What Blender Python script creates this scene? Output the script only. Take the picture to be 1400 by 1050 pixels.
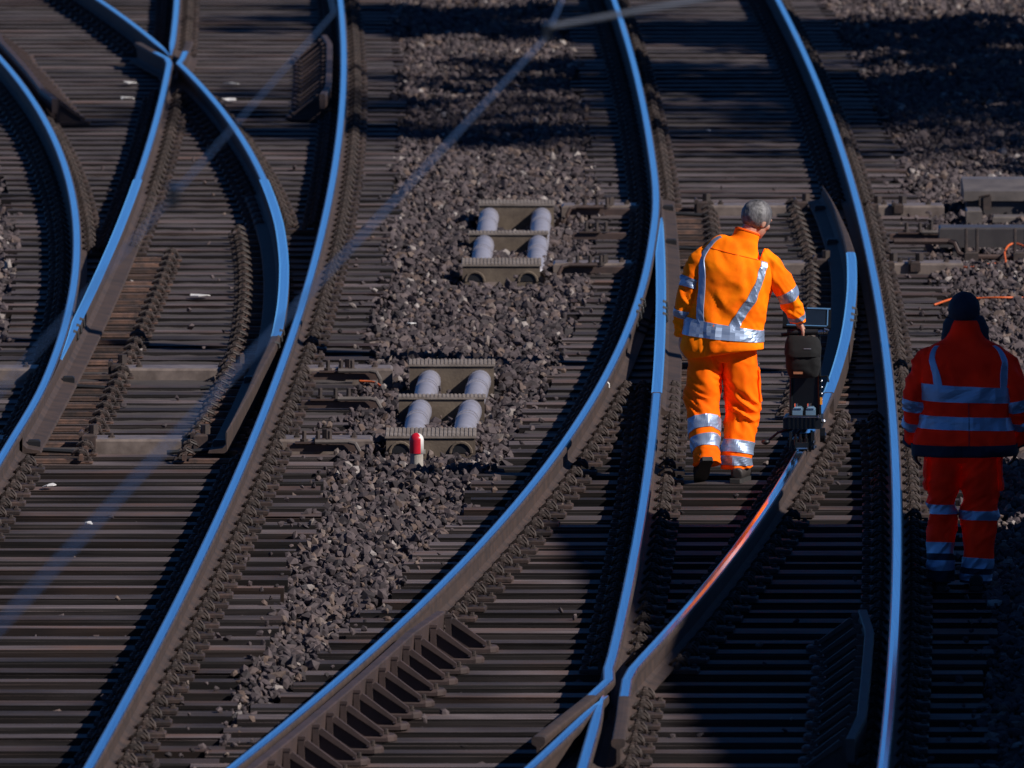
import bpy, bmesh, math, random
import numpy as np
from mathutils import Vector, Matrix
random.seed(7); RNG = np.random.default_rng(7)
S = bpy.context.scene
for o in list(bpy.data.objects): bpy.data.objects.remove(o)
COL = S.collection
PI = math.pi

# ------------------------------------------------------------------ camera, sky, sun, exposure
cam = bpy.data.cameras.new('camera'); camo = bpy.data.objects.new('camera', cam); COL.objects.link(camo)
camo.location = (0, 0, 8.7); camo.rotation_euler = (math.radians(90 - 4.622), 0, 0)
cam.sensor_width = 36; cam.lens = 569; cam.clip_start = 1; cam.clip_end = 6000
cam.dof.use_dof = True; cam.dof.focus_distance = 98; cam.dof.aperture_fstop = 9.5
S.camera = camo
SUN = Vector((1.2, -0.62, 1.0)).normalized()          # towards the sun
SUN_EL = math.asin(SUN.z); SUN_AZ = math.atan2(SUN.x, SUN.y)
w = bpy.data.worlds.new('World'); S.world = w; w.use_nodes = True
nt = w.node_tree; nt.nodes.clear()
sky = nt.nodes.new('ShaderNodeTexSky'); sky.sky_type = 'NISHITA'; sky.sun_disc = False
sky.sun_elevation = SUN_EL; sky.sun_rotation = SUN_AZ; sky.air_density = 0.3; sky.dust_density = 0.0; sky.ozone_density = 7.0
tint = nt.nodes.new('ShaderNodeMix'); tint.data_type = 'RGBA'; tint.blend_type = 'MULTIPLY'; tint.inputs[0].default_value = 1
tint.inputs[7].default_value = (0.50, 0.84, 1.0, 1)     # deep blue clear sky, one tint for the whole dome
bg = nt.nodes.new('ShaderNodeBackground'); bg.inputs[1].default_value = 0.10
wo = nt.nodes.new('ShaderNodeOutputWorld')
nt.links.new(sky.outputs[0], tint.inputs[6]); nt.links.new(tint.outputs[2], bg.inputs[0]); nt.links.new(bg.outputs[0], wo.inputs[0])
sl = bpy.data.lights.new('sun', 'SUN'); sl.energy = 5.0; sl.angle = math.radians(0.53); sl.color = (1.0, 0.94, 0.89)
so = bpy.data.objects.new('sun', sl); COL.objects.link(so)
so.rotation_euler = (-SUN).to_track_quat('-Z', 'Y').to_euler(); so.location = (30, -20, 40)
S.view_settings.view_transform = 'Standard'; S.view_settings.look = 'None'
S.view_settings.exposure = 0.0; S.view_settings.gamma = 1.0; S.view_settings.use_curve_mapping = False

# ------------------------------------------------------------------ helpers
def lk(nt, a, b): nt.links.new(a, b)
def mat(name, col, rough=0.7, metal=0.0, var=0.0, scale=8.0, col2=None, bump=0.0, bscale=None, objvar=0.0, stretch=None, spec=0.5, aniso=0.0):
    """principled material with noise colour variation, fine bump and per-object brightness"""
    m = bpy.data.materials.new(name); m.use_nodes = True
    n = m.node_tree; b = n.nodes['Principled BSDF']
    b.inputs['Roughness'].default_value = rough; b.inputs['Metallic'].default_value = metal
    b.inputs['Specular IOR Level'].default_value = spec
    tc = n.nodes.new('ShaderNodeTexCoord'); mp = n.nodes.new('ShaderNodeMapping'); lk(n, tc.outputs['Object'], mp.inputs[0])
    if stretch: mp.inputs['Scale'].default_value = stretch
    oi = n.nodes.new('ShaderNodeObjectInfo')
    va = n.nodes.new('ShaderNodeVectorMath'); va.operation = 'ADD'
    sc = n.nodes.new('ShaderNodeVectorMath'); sc.operation = 'SCALE'; sc.inputs['Scale'].default_value = 37.0
    cb = n.nodes.new('ShaderNodeCombineXYZ'); lk(n, oi.outputs['Random'], cb.inputs[0]); lk(n, oi.outputs['Random'], cb.inputs[1]); lk(n, cb.outputs[0], sc.inputs[0])
    lk(n, mp.outputs[0], va.inputs[0]); lk(n, sc.outputs[0], va.inputs[1])
    c2 = col2 if col2 else tuple(c * (1 - var) for c in col)
    nz = n.nodes.new('ShaderNodeTexNoise'); nz.inputs['Scale'].default_value = scale; nz.inputs['Detail'].default_value = 6; nz.inputs['Roughness'].default_value = 0.65
    lk(n, va.outputs[0], nz.inputs['Vector'])
    rp = n.nodes.new('ShaderNodeValToRGB'); rp.color_ramp.elements[0].position = 0.35; rp.color_ramp.elements[1].position = 0.65
    rp.color_ramp.elements[0].color = (*c2, 1); rp.color_ramp.elements[1].color = (*col, 1)
    lk(n, nz.outputs[0], rp.inputs[0]); out = rp.outputs[0]
    if objvar:
        mr = n.nodes.new('ShaderNodeMapRange'); mr.inputs[3].default_value = 1 - objvar; mr.inputs[4].default_value = 1 + objvar
        lk(n, oi.outputs['Random'], mr.inputs[0])
        hs = n.nodes.new('ShaderNodeHueSaturation'); lk(n, mr.outputs[0], hs.inputs['Value']); lk(n, out, hs.inputs['Color']); out = hs.outputs[0]
    lk(n, out, b.inputs['Base Color'])
    if bump:
        nb = n.nodes.new('ShaderNodeTexNoise'); nb.inputs['Scale'].default_value = bscale or scale * 4; nb.inputs['Detail'].default_value = 5
        lk(n, va.outputs[0], nb.inputs['Vector'])
        bp = n.nodes.new('ShaderNodeBump'); bp.inputs['Strength'].default_value = 0.6; bp.inputs['Distance'].default_value = bump
        lk(n, nb.outputs[0], bp.inputs['Height']); lk(n, bp.outputs[0], b.inputs['Normal'])
    return m

M = {}
M['steel'] = mat('polished_rail_steel', (0.95, 0.97, 0.98), 0.10, 1.0, 0, 2.0, (0.62, 0.66, 0.70), stretch=(60, 0.35, 1))
M['shoulder'] = mat('worn_rail_shoulder', (0.40, 0.36, 0.36), 0.30, 0.9, 0, 4.0, (0.10, 0.075, 0.065), stretch=(30, 1.2, 1))
M['rust'] = mat('rail_rust', (0.066, 0.040, 0.031), 0.75, 0, 0, 6.0, (0.032, 0.022, 0.020), 0.002, 60)
M['rustred'] = mat('red_rust', (0.125, 0.066, 0.046), 0.85, 0, 0, 14.0, (0.040, 0.027, 0.024), 0.002, 70, objvar=0.45)
M['plate'] = mat('oily_base_plate', (0.066, 0.040, 0.032), 0.6, 0, 0, 20.0, (0.024, 0.018, 0.017), 0.0015, 80, objvar=0.35)
M['clip'] = mat('spring_clip_steel', (0.062, 0.042, 0.035), 0.68, 0.0, 0, 20, (0.028, 0.021, 0.019), objvar=0.2)
M['guard'] = mat('guard_rail_rust', (0.068, 0.042, 0.038), 0.62, 0, 0, 5.0, (0.040, 0.027, 0.025), 0.0015, 50)
M['trough'] = mat('trough_sleeper_steel', (0.215, 0.170, 0.145), 0.45, 0, 0, 9.0, (0.12, 0.092, 0.078), 0.001, 40)
M['rod'] = mat('brown_rod', (0.085, 0.050, 0.040), 0.6, 0, 0, 9.0, (0.05, 0.032, 0.028))
M['black'] = mat('black_rubber', (0.012, 0.012, 0.014), 0.5, 0, 0.3, 20)
M['blackgloss'] = mat('black_plastic', (0.006, 0.007, 0.009), 0.35, 0, 0.3, 20, spec=.3)
M['darkmetal'] = mat('dark_painted_metal', (0.014, 0.016, 0.020), 0.4, 0.3, 0.3, 20)
M['brightmetal'] = mat('aluminium', (0.55, 0.57, 0.60), 0.25, 1.0, 0.2, 20)
M['concrete'] = mat('brown_stained_concrete', (0.155, 0.118, 0.085), 0.85, 0, 0, 6.0, (0.085, 0.062, 0.046), 0.003, 60)
M['lid'] = mat('ribbed_concrete_lid', (0.25, 0.21, 0.185), 0.85, 0, 0, 9.0, (0.15, 0.12, 0.10), 0.002, 60)
M['pvc'] = mat('grey_pvc_pipe', (0.32, 0.31, 0.36), 0.42, 0, 0, 7.0, (0.24, 0.23, 0.265))
M['white'] = mat('white_paint', (0.75, 0.72, 0.68), 0.5, 0, 0.15, 12)
M['red'] = mat('red_paint', (0.60, 0.012, 0.030), 0.35, 0, 0.15, 12)
M['postcon'] = mat('post_concrete', (0.42, 0.38, 0.33), 0.85, 0, 0.3, 20, bump=0.001)
M['machine'] = mat('machine_cover_paint', (0.16, 0.135, 0.12), 0.45, 0, 0, 5, (0.095, 0.08, 0.072), 0.001, 40)
M['machinedark'] = mat('machine_dark_cover', (0.075, 0.065, 0.062), 0.45, 0, 0, 5, (0.05, 0.043, 0.042))
M['orangecable'] = mat('orange_cable', (0.75, 0.14, 0.03), 0.5, 0, 0.2, 12)
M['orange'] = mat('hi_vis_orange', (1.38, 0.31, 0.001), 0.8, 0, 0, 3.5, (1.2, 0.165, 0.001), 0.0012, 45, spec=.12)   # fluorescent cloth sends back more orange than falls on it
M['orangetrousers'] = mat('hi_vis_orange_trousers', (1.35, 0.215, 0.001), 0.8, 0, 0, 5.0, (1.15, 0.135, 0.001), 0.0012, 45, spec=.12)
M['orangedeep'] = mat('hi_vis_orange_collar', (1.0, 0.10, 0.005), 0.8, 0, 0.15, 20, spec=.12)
M['redcloth'] = mat('dirty_hi_vis_red', (2.5, 0.040, 0.006), 0.8, 0, 0, 7.0, (1.5, 0.022, 0.004), 0.0015, 45, spec=.12)   # fluorescent cloth, red raised in the colour to brighten the shaded worker
M['reflect'] = mat('silver_reflective_tape', (0.34, 0.43, 0.60), 0.46, 0.55, 0.10, 14)
M['navy'] = mat('navy_cloth', (0.014, 0.017, 0.035), 0.8, 0, 0.3, 20, bump=0.001)
M['skin'] = mat('skin', (0.52, 0.27, 0.19), 0.5, 0, 0.12, 20)
M['hair'] = mat('grey_hair', (0.19, 0.18, 0.185), 0.55, 0, 0, 30.0, (0.028, 0.026, 0.028), 0.003, 160, stretch=(1, 1, .35))
M['boot'] = mat('dark_work_boot', (0.045, 0.038, 0.036), 0.6, 0, 0.4, 15, bump=0.001)
M['sole'] = mat('boot_sole', (0.03, 0.028, 0.028), 0.8, 0, 0.3, 30)
M['wire'] = mat('overhead_copper_wire', (0.30, 0.36, 0.46), 0.32, 1.0, 0.1, 5)
M['galv'] = mat('galvanised_steel', (0.28, 0.30, 0.33), 0.45, 0.7, 0.2, 5)
M['bluewater'] = mat('blue_water_canister', (0.16, 0.27, 0.38), 0.2, 0, 0.25, 12)
M['screen'] = mat('dark_screen', (0.012, 0.02, 0.035), 0.12, 0, 0.2, 8)
M['bluetrim'] = mat('blue_anodised_frame', (0.16, 0.36, 0.62), 0.3, 0.6, 0.1, 8)
M['tan'] = mat('tan_label', (0.42, 0.17, 0.08), 0.6, 0, 0.2, 20)
M['yellow'] = mat('orange_tag', (0.9, 0.33, 0.02), 0.6, 0, 0.1, 20)
M['bagcloth'] = mat('black_bag_cloth', (0.005, 0.005, 0.006), 0.9, 0, 0.3, 25, bump=0.002, bscale=30)
M['scrap'] = mat('pale_scrap', (0.7, 0.68, 0.66), 0.7, 0, 0.1, 20)
M['brick'] = mat('brick_wall_paint', (0.30, 0.16, 0.11), 0.85, 0, 0.3, 6, bump=0.003)
M['roof'] = mat('roof_felt', (0.06, 0.06, 0.065), 0.9, 0, 0.3, 3)
M['glass'] = mat('window_glass', (0.03, 0.04, 0.05), 0.08, 0, 0.1, 3)
M['bark'] = mat('bark', (0.10, 0.075, 0.055), 0.9, 0, 0.4, 8, bump=0.01)
M['leaf'] = mat('spring_leaves', (0.075, 0.11, 0.03), 0.6, 0, 0.4, 1.5)
M['earth'] = mat('trackside_earth', (0.085, 0.072, 0.062), 0.95, 0, 0, 3.0, (0.05, 0.042, 0.038), 0.02, 18)
M['fill'] = mat('packed_fines', (0.066, 0.052, 0.049), 0.95, 0, 0, 2.0, (0.034, 0.027, 0.027), 0.004, 40)
M['bed'] = mat('ballast_fines', (0.040, 0.032, 0.032), 0.95, 0, 0, 22.0, (0.015, 0.012, 0.013), 0.03, 26)

def wood_material():
    m = bpy.data.materials.new('creosoted_timber'); m.use_nodes = True
    n = m.node_tree; b = n.nodes['Principled BSDF']; b.inputs['Roughness'].default_value = 0.68; b.inputs['Specular IOR Level'].default_value = 0.25
    geo = n.nodes.new('ShaderNodeNewGeometry'); oi = n.nodes.new('ShaderNodeObjectInfo')
    mp = n.nodes.new('ShaderNodeMapping'); mp.inputs['Scale'].default_value = (0.9, 22, 22); lk(n, geo.outputs['Position'], mp.inputs[0])
    nz = n.nodes.new('ShaderNodeTexNoise'); nz.inputs['Scale'].default_value = 1.6; nz.inputs['Detail'].default_value = 7; nz.inputs['Roughness'].default_value = 0.6; lk(n, mp.outputs[0], nz.inputs['Vector'])
    rp = n.nodes.new('ShaderNodeValToRGB'); e = rp.color_ramp.elements
    e[0].position = 0.30; e[0].color = (0.020, 0.016, 0.017, 1); e[1].position = 0.72; e[1].color = (0.122, 0.096, 0.094, 1)
    k = rp.color_ramp.elements.new(0.5); k.color = (0.064, 0.050, 0.049, 1)
    lk(n, nz.outputs[0], rp.inputs[0])
    # rusty / greasy patches
    mp2 = n.nodes.new('ShaderNodeMapping'); mp2.inputs['Scale'].default_value = (1.2, 2.2, 1); lk(n, geo.outputs['Position'], mp2.inputs[0])
    n2 = n.nodes.new('ShaderNodeTexNoise'); n2.inputs['Scale'].default_value = 0.8; n2.inputs['Detail'].default_value = 5; lk(n, mp2.outputs[0], n2.inputs['Vector'])
    r2 = n.nodes.new('ShaderNodeValToRGB'); r2.color_ramp.elements[0].position = 0.50; r2.color_ramp.elements[1].position = 0.72
    lk(n, n2.outputs[0], r2.inputs[0])
    mx = n.nodes.new('ShaderNodeMix'); mx.data_type = 'RGBA'; lk(n, r2.outputs[0], mx.inputs[0]); lk(n, rp.outputs[0], mx.inputs[6]); mx.inputs[7].default_value = (0.084, 0.047, 0.034, 1)
    # tops paler, sides darker by normal: weathering plus painted sun-and-shade contrast
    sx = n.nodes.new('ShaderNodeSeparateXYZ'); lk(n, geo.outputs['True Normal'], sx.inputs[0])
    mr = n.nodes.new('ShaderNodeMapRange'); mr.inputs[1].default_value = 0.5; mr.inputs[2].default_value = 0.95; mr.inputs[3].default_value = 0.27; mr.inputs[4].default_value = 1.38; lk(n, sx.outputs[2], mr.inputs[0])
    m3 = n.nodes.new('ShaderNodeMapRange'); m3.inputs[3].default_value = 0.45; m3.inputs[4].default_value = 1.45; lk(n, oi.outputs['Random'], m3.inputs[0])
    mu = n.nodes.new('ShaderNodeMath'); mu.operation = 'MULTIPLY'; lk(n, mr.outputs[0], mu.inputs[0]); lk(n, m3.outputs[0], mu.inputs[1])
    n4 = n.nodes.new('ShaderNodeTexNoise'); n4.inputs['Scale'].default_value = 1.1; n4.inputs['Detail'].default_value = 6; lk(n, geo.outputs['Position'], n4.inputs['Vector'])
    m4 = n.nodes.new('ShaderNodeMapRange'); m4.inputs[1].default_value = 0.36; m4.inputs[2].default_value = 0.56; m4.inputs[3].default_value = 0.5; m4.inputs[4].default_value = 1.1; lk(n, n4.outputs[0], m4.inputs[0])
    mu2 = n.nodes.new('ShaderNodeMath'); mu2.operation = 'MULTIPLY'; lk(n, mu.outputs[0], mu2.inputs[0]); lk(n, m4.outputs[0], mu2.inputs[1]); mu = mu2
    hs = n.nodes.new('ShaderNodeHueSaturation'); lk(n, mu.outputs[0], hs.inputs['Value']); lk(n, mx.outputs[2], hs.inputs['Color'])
    lk(n, hs.outputs[0], b.inputs['Base Color'])
    bp = n.nodes.new('ShaderNodeBump'); bp.inputs['Strength'].default_value = 0.7; bp.inputs['Distance'].default_value = 0.006
    lk(n, nz.outputs[0], bp.inputs['Height']); lk(n, bp.outputs[0], b.inputs['Normal'])
    return m
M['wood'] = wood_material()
def stone_material():
    m = bpy.data.materials.new('ballast_stone'); m.use_nodes = True
    n = m.node_tree; b = n.nodes['Principled BSDF']; b.inputs['Roughness'].default_value = 0.8; b.inputs['Specular IOR Level'].default_value = 0.35
    at = n.nodes.new('ShaderNodeAttribute'); at.attribute_name = 'tone'
    rp = n.nodes.new('ShaderNodeValToRGB'); e = rp.color_ramp.elements
    e[0].position = 0.0; e[0].color = (0.030, 0.024, 0.026, 1); e[1].position = 1.0; e[1].color = (0.34, 0.30, 0.28, 1)
    for p, c in ((0.35, (0.066, 0.051, 0.054, 1)), (0.75, (0.100, 0.076, 0.078, 1)), (0.90, (0.125, 0.084, 0.066, 1)), (0.97, (0.18, 0.145, 0.13, 1))):
        k = rp.color_ramp.elements.new(p); k.color = c
    lk(n, at.outputs['Fac'], rp.inputs[0])
    tc = n.nodes.new('ShaderNodeTexCoord'); nz = n.nodes.new('ShaderNodeTexNoise'); nz.inputs['Scale'].default_value = 60; nz.inputs['Detail'].default_value = 4; lk(n, tc.outputs['Object'], nz.inputs['Vector'])
    mr = n.nodes.new('ShaderNodeMapRange'); mr.inputs[3].default_value = 0.55; mr.inputs[4].default_value = 1.4; lk(n, nz.outputs[0], mr.inputs[0])
    hs = n.nodes.new('ShaderNodeHueSaturation'); lk(n, mr.outputs[0], hs.inputs['Value']); lk(n, rp.outputs[0], hs.inputs['Color']); lk(n, hs.outputs[0], b.inputs['Base Color'])
    return m
M['stone'] = stone_material()

class MB:
    """collects shapes, builds ONE mesh object"""
    def __init__(s): s.v = []; s.f = []; s.m = []
    def add(s, vs, fs, mi=0):
        o = len(s.v); s.v += [tuple(p) for p in vs]; s.f += [tuple(i + o for i in q) for q in fs]; s.m += [mi] * len(fs); return s
    def box(s, x0, x1, y0, y1, z0, z1, mi=0, c=0.0, rot=None):
        if c <= 0:
            vs = [(x, y, z) for z in (z0, z1) for y in (y0, y1) for x in (x0, x1)]
            fs = [(0, 2, 3, 1), (4, 5, 7, 6), (0, 1, 5, 4), (2, 6, 7, 3), (0, 4, 6, 2), (1, 3, 7, 5)]
        else:   # top edges chamfered
            vs = [(x, y, z0) for y in (y0, y1) for x in (x0, x1)] + [(x, y, z1 - c) for y in (y0, y1) for x in (x0, x1)] + \
                 [(x, y, z1) for y in (y0 + c, y1 - c) for x in (x0 + c, x1 - c)]
            fs = [(0, 2, 3, 1), (0, 1, 5, 4), (1, 3, 7, 5), (3, 2, 6, 7), (2, 0, 4, 6), (4, 5, 9, 8), (5, 7, 11, 9), (7, 6, 10, 11), (6, 4, 8, 10), (8, 9, 11, 10)]
        if rot is not None:
            ct = Vector(((x0 + x1) / 2, (y0 + y1) / 2, (z0 + z1) / 2)); vs = [ct + rot @ (Vector(p) - ct) for p in vs]
        return s.add(vs, fs, mi)
    def tube(s, pts, r, n=6, mi=0, cap=True):
        pts = [Vector(p) for p in pts]; k = len(pts); rr = r if isinstance(r, (list, tuple)) else [r] * k
        vs = []; up0 = None
        for i in range(k):
            t = (pts[min(i + 1, k - 1)] - pts[max(i - 1, 0)]).normalized()
            if up0 is None: up0 = Vector((0, 0, 1)) if abs(t.z) < 0.9 else Vector((0, 1, 0))
            a = t.cross(up0)
            if a.length < 1e-4: a = t.orthogonal()
            a.normalize(); b = a.cross(t).normalized(); up0 = b
            for j in range(n):
                th = 2 * PI * j / n; vs.append(pts[i] + (a * math.cos(th) + b * math.sin(th)) * rr[i])
        fs = [(i * n + j, i * n + (j + 1) % n, (i + 1) * n + (j + 1) % n, (i + 1) * n + j) for i in range(k - 1) for j in range(n)]
        if cap: fs += [tuple(range(n - 1, -1, -1)), tuple((k - 1) * n + j for j in range(n))]
        return s.add(vs, fs, mi)
    def lathe(s, prof, n=16, at=(0, 0, 0), mi=0):
        vs = []; k = len(prof)
        for r, z in prof:
            for j in range(n): vs.append((at[0] + r * math.cos(2 * PI * j / n), at[1] + r * math.sin(2 * PI * j / n), at[2] + z))
        fs = [(i * n + j, i * n + (j + 1) % n, (i + 1) * n + (j + 1) % n, (i + 1) * n + j) for i in range(k - 1) for j in range(n)]
        fs += [tuple(range(n - 1, -1, -1)), tuple((k - 1) * n + j for j in range(n))]
        return s.add(vs, fs, mi)
    def prism(s, poly, y0, y1, mi=0):      # polygon in XZ extruded along Y
        n = len(poly); vs = [(x, y0, z) for x, z in poly] + [(x, y1, z) for x, z in poly]
        fs = [tuple(range(n)), tuple(range(2 * n - 1, n - 1, -1))] + [(j, j + n, (j + 1) % n + n, (j + 1) % n) for j in range(n)]
        return s.add(vs, fs, mi)
    def data(s, name, mats, smooth=False):
        me = bpy.data.meshes.new(name); me.from_pydata(s.v, [], s.f)
        for m in mats: me.materials.append(m)
        me.polygons.foreach_set('material_index', s.m)
        bm = bmesh.new(); bm.from_mesh(me); bmesh.ops.recalc_face_normals(bm, faces=bm.faces); bm.to_mesh(me); bm.free()
        if smooth: me.shade_smooth()
        me.update(); return me
    def build(s, name, mats, parent=None, smooth=False):
        if not isinstance(mats, (list, tuple)): mats = [mats]
        return link(name, s.data(name, mats, smooth), parent)
def link(name, me, parent=None):
    o = bpy.data.objects.new(name, me); COL.objects.link(o)
    if parent is not None: o.parent = parent
    return o
def tag(o, label=None, cat=None, group=None, kind=None):
    if label: o['label'] = label
    if cat: o['category'] = cat
    if group: o['group'] = group
    if kind: o['kind'] = kind
    return o
def empty(name, loc, label, cat, group=None, rz=0):
    o = bpy.data.objects.new(name, None); o.empty_display_size = 0.1; COL.objects.link(o); o.location = loc; o.rotation_euler.z = rz
    return tag(o, label, cat, group)

# ------------------------------------------------------------------ track geometry (metres; Y runs along the line)
def P(c, Y): return float(np.polyval(c, (Y - 105) / 25))
def lin(f, a, b):                       # straight extension outside the surveyed stretch
    def h(Y):
        if Y < a: return f(a) + (f(a + .5) - f(a)) / .5 * (Y - a)
        if Y > b: return f(b) + (f(b) - f(b - .5)) / .5 * (Y - b)
        return f(Y)
    return h
def blend(f, g, a, b):
    def h(Y):
        t = min(1, max(0, (Y - a) / (b - a))); t = t * t * (3 - 2 * t); return f(Y) * (1 - t) + g(Y) * t
    return h
A4 = lin(lambda Y: P([-0.2335, 0.3928, -1.5493], Y), 78, 160)
A1 = blend(lambda Y: A4(Y) - 1.508, lin(lambda Y: P([-0.8316, 0.1894, -3.0539], Y), 95, 150), 100, 107)
A2 = lambda Y: A4(Y) - 1.508
bA = lambda Y: float(np.interp(Y, [101.5, 104, 106.5, 108, 109.5, 112, 116, 120], [-.165, -.15, -.118, -.085, -.056, -.038, -.015, 0]))
A3 = lambda Y: A1(Y) + 1.508 + bA(Y)
B4 = lin(lambda Y: P([0.0125, -0.239, 0.3807, 2.4605], Y), 81, 150)
B1 = blend(lin(lambda Y: P([0.0376, 0.0551, -0.8317, 1.2768, 0.5719], Y), 81, 140), lambda Y: B4(Y) - 1.513, 118, 128)
B2 = lambda Y: B4(Y) - 1.515
bB = lambda Y: float(np.interp(Y, [105, 109, 114, 116.8, 118.8, 120.5, 122.5, 124.3], [0, -.008, -.028, -.045, -.075, -.11, -.145, -.185]))
B3 = lambda Y: B1(Y) + 1.503 + bB(Y)
Y0, Y1 = 76.0, 158.0
RZ = 0.025                                # rail foot sits on the base plates
PROF = [(-.075, 0), (-.075, .011), (-.028, .026), (-.009, .042), (-.009, .118), (-.033, .132), (-.036, .152), (-.0345, .163), (-.029, .1685), (-.021, .1706), (0, .172),
        (.021, .1706), (.029, .1685), (.0345, .163), (.036, .152), (.033, .132), (.009, .118), (.009, .042), (.028, .026), (.075, .011), (.075, 0)]
POL = set(range(8, 12))                   # profile edges worn bright by wheels
def sweep(stations, prof_fn, polished=POL, polfn=None):
    """stations: list of (x,y,z); prof_fn(i,y) -> profile of constant length"""
    mb = MB(); k = len(stations); n = None; vs = []
    for i, (x, y, z) in enumerate(stations):
        a = Vector(stations[max(i - 1, 0)]); b = Vector(stations[min(i + 1, k - 1)]); t = (b - a); t.z = 0; t.normalize()
        side = Vector((t.y, -t.x, 0)); pr = prof_fn(i, y); n = len(pr)
        vs += [(x + side.x * px, y + side.y * px, z + pz) for px, pz in pr]
    fs = []; ms = []
    for i in range(k - 1):
        for j in range(n):
            fs.append((i * n + j, (i + 1) * n + j, (i + 1) * n + (j + 1) % n, i * n + (j + 1) % n))
            on = j in polished and (polfn is None or polfn(stations[i][1]))
            ms.append(0 if not on else (2 if len(polished) == 4 and j in (min(polished), max(polished)) else 1))
    fs += [tuple(range(n)), tuple((k - 1) * n + j for j in range(n - 1, -1, -1))]; ms += [0, 0]
    mb.v = vs; mb.f = fs; mb.m = ms
    return mb
def rail(fn, a, b, parent, name='rail', polfn=None, step=0.5, z=RZ):
    k = max(2, int((b - a) / step) + 1); ys = np.linspace(a, b, k)
    return sweep([(fn(y), y, z) for y in ys], lambda i, y: PROF, POL, polfn).build(name, [M['rust'], M['steel'], M['shoulder']], parent)
def rail_pts(pts, parent, name, polfn=None, prof=None):
    return sweep(pts, (lambda i, y: PROF) if prof is None else prof, POL, polfn).build(name, [M['rust'], M['steel'], M['shoulder']], parent)
def blade(fn, stock, a, b, toe, sg, parent, closed=True):
    """tapering switch blade; sg=+1: gauge face on +X"""
    ys = np.linspace(a, b, int(abs(b - a) / 0.4) + 1)
    def th(y):
        gap = abs(fn(y) - stock(y)) if closed else 0.072 * min(1, abs(y - toe) / 9 + 0.12)
        return min(0.072, max(0.006, gap))
    def pr(i, y):
        t = th(y); g = .036; xb = g - t; dz = -0.016 * max(0, 1 - abs(y - toe) / 6)
        p = [(xb, .02), (xb, .150), (xb + .001, .166 + dz), (xb + min(.012, t * .3), .171 + dz), (g - min(.012, t * .3), .171 + dz), (g - .001, .164 + dz), (g, .135), (g - .004, .075),
             (g + .022, .050), (g + .105, .036), (g + .112, .020)]
        if sg < 0: p = [(-x, z) for x, z in p][::-1]
        return p
    pol = {2, 3, 4} if sg > 0 else {5, 6, 7}
    return sweep([(fn(y), y, RZ + .003) for y in ys], pr, pol, lambda y: th(y) > .016 and abs(y - toe) > (4.0 if closed else 7.5)).build('switch_blade', [M['rust'], M['steel'], M['shoulder']], parent)

ground = MB().add([(-1500, -300, -.34), (1500, -300, -.34), (1500, 4000, -.34), (-1500, 4000, -.34)], [(0, 1, 2, 3)]).build('ground', M['earth']); tag(ground, 'dark trackside earth stretching away', 'ground', kind='structure')
# ballast bed: a low embankment sheet under both switches
xs = [-9.5, -8.0, -6, -4, -2, 0, 2, 4, 6, 8.0, 9.5]; bv = []; bf = []
ysb = np.linspace(-60, 420, 121)
for y in ysb:
    for x in xs: bv.append((x, y, -.33 if abs(x) > 9 else (-.10 if abs(x) < 7 else -.16)))
nx = len(xs)
for i in range(len(ysb) - 1):
    for j in range(nx - 1): bf.append((i * nx + j, i * nx + j + 1, (i + 1) * nx + j + 1, (i + 1) * nx + j))
bed = MB().add(bv, bf).build('ballast_bed', M['bed']); tag(bed, 'brown grey ballast bed carrying the tracks', 'ballast bed', kind='structure')

# ------------------------------------------------------------------ repeated track pieces (shared meshes)
def sleeper_mesh(k):
    r = random.Random(k); bm = bmesh.new(); bmesh.ops.create_cube(bm, size=1.0)
    for v in bm.verts: v.co.y *= .25; v.co.z = v.co.z * .17 - .085
    bmesh.ops.bevel(bm, geom=[e for e in bm.edges if all(v.co.z > -.01 for v in e.verts) and abs(e.verts[0].co.x - e.verts[1].co.x) > .5], offset=.014, segments=2, affect='EDGES')
    for v in bm.verts: v.co.z += r.uniform(-.003, .003); v.co.y += r.uniform(-.006, .006)
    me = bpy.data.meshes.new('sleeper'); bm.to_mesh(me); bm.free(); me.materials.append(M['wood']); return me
SLEEP = [sleeper_mesh(k) for k in range(6)]
def half_fastening(mb, sx):
    """ribbed plate end, spring clip, screw, on the +X (sx=1) or -X side of a rail"""
    def X(a): return sx * a
    def bx(a, b, *r, **k): mb.box(min(X(a), X(b)), max(X(a), X(b)), *r, **k)
    bx(.03, .205, -.085, .085, .001, .024, 0, c=.006)
    bx(.080, .102, -.075, .075, .024, .058, 0, c=.006)        # rib
    # spring clip: two loops bowed over the rail foot
    for s in (-1, 1):
        pts = [(X(.052), s * .012, .050), (X(.050), s * .045, .046), (X(.062), s * .066, .060), (X(.090), s * .072, .082), (X(.122), s * .066, .084), (X(.142), s * .050, .062), (X(.146), s * .028, .040), (X(.128), s * .014, .052), (X(.100), s * .012, .066)]
        mb.tube(pts, .0085, 5, 1)
    mb.lathe([(.026, .058), (.026, .066), (.017, .067), (.017, .090), (.011, .096), (.010, .104)], 6, (X(.098), 0, 0), 1)     # nut on hook bolt
    mb.lathe([(.022, .024), (.022, .030), (.013, .032), (.013, .044)], 6, (X(.178), .03 * sx, 0), 1)                         # sleeper screw
def fast_mesh(sides, name):
    mb = MB()
    for s in sides: half_fastening(mb, s)
    return mb.data(name, [M['plate'], M['clip']])
FULL = fast_mesh((-1, 1), 'fastening'); HR = fast_mesh((1,), 'fastening'); HL = fast_mesh((-1,), 'fastening')
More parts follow.
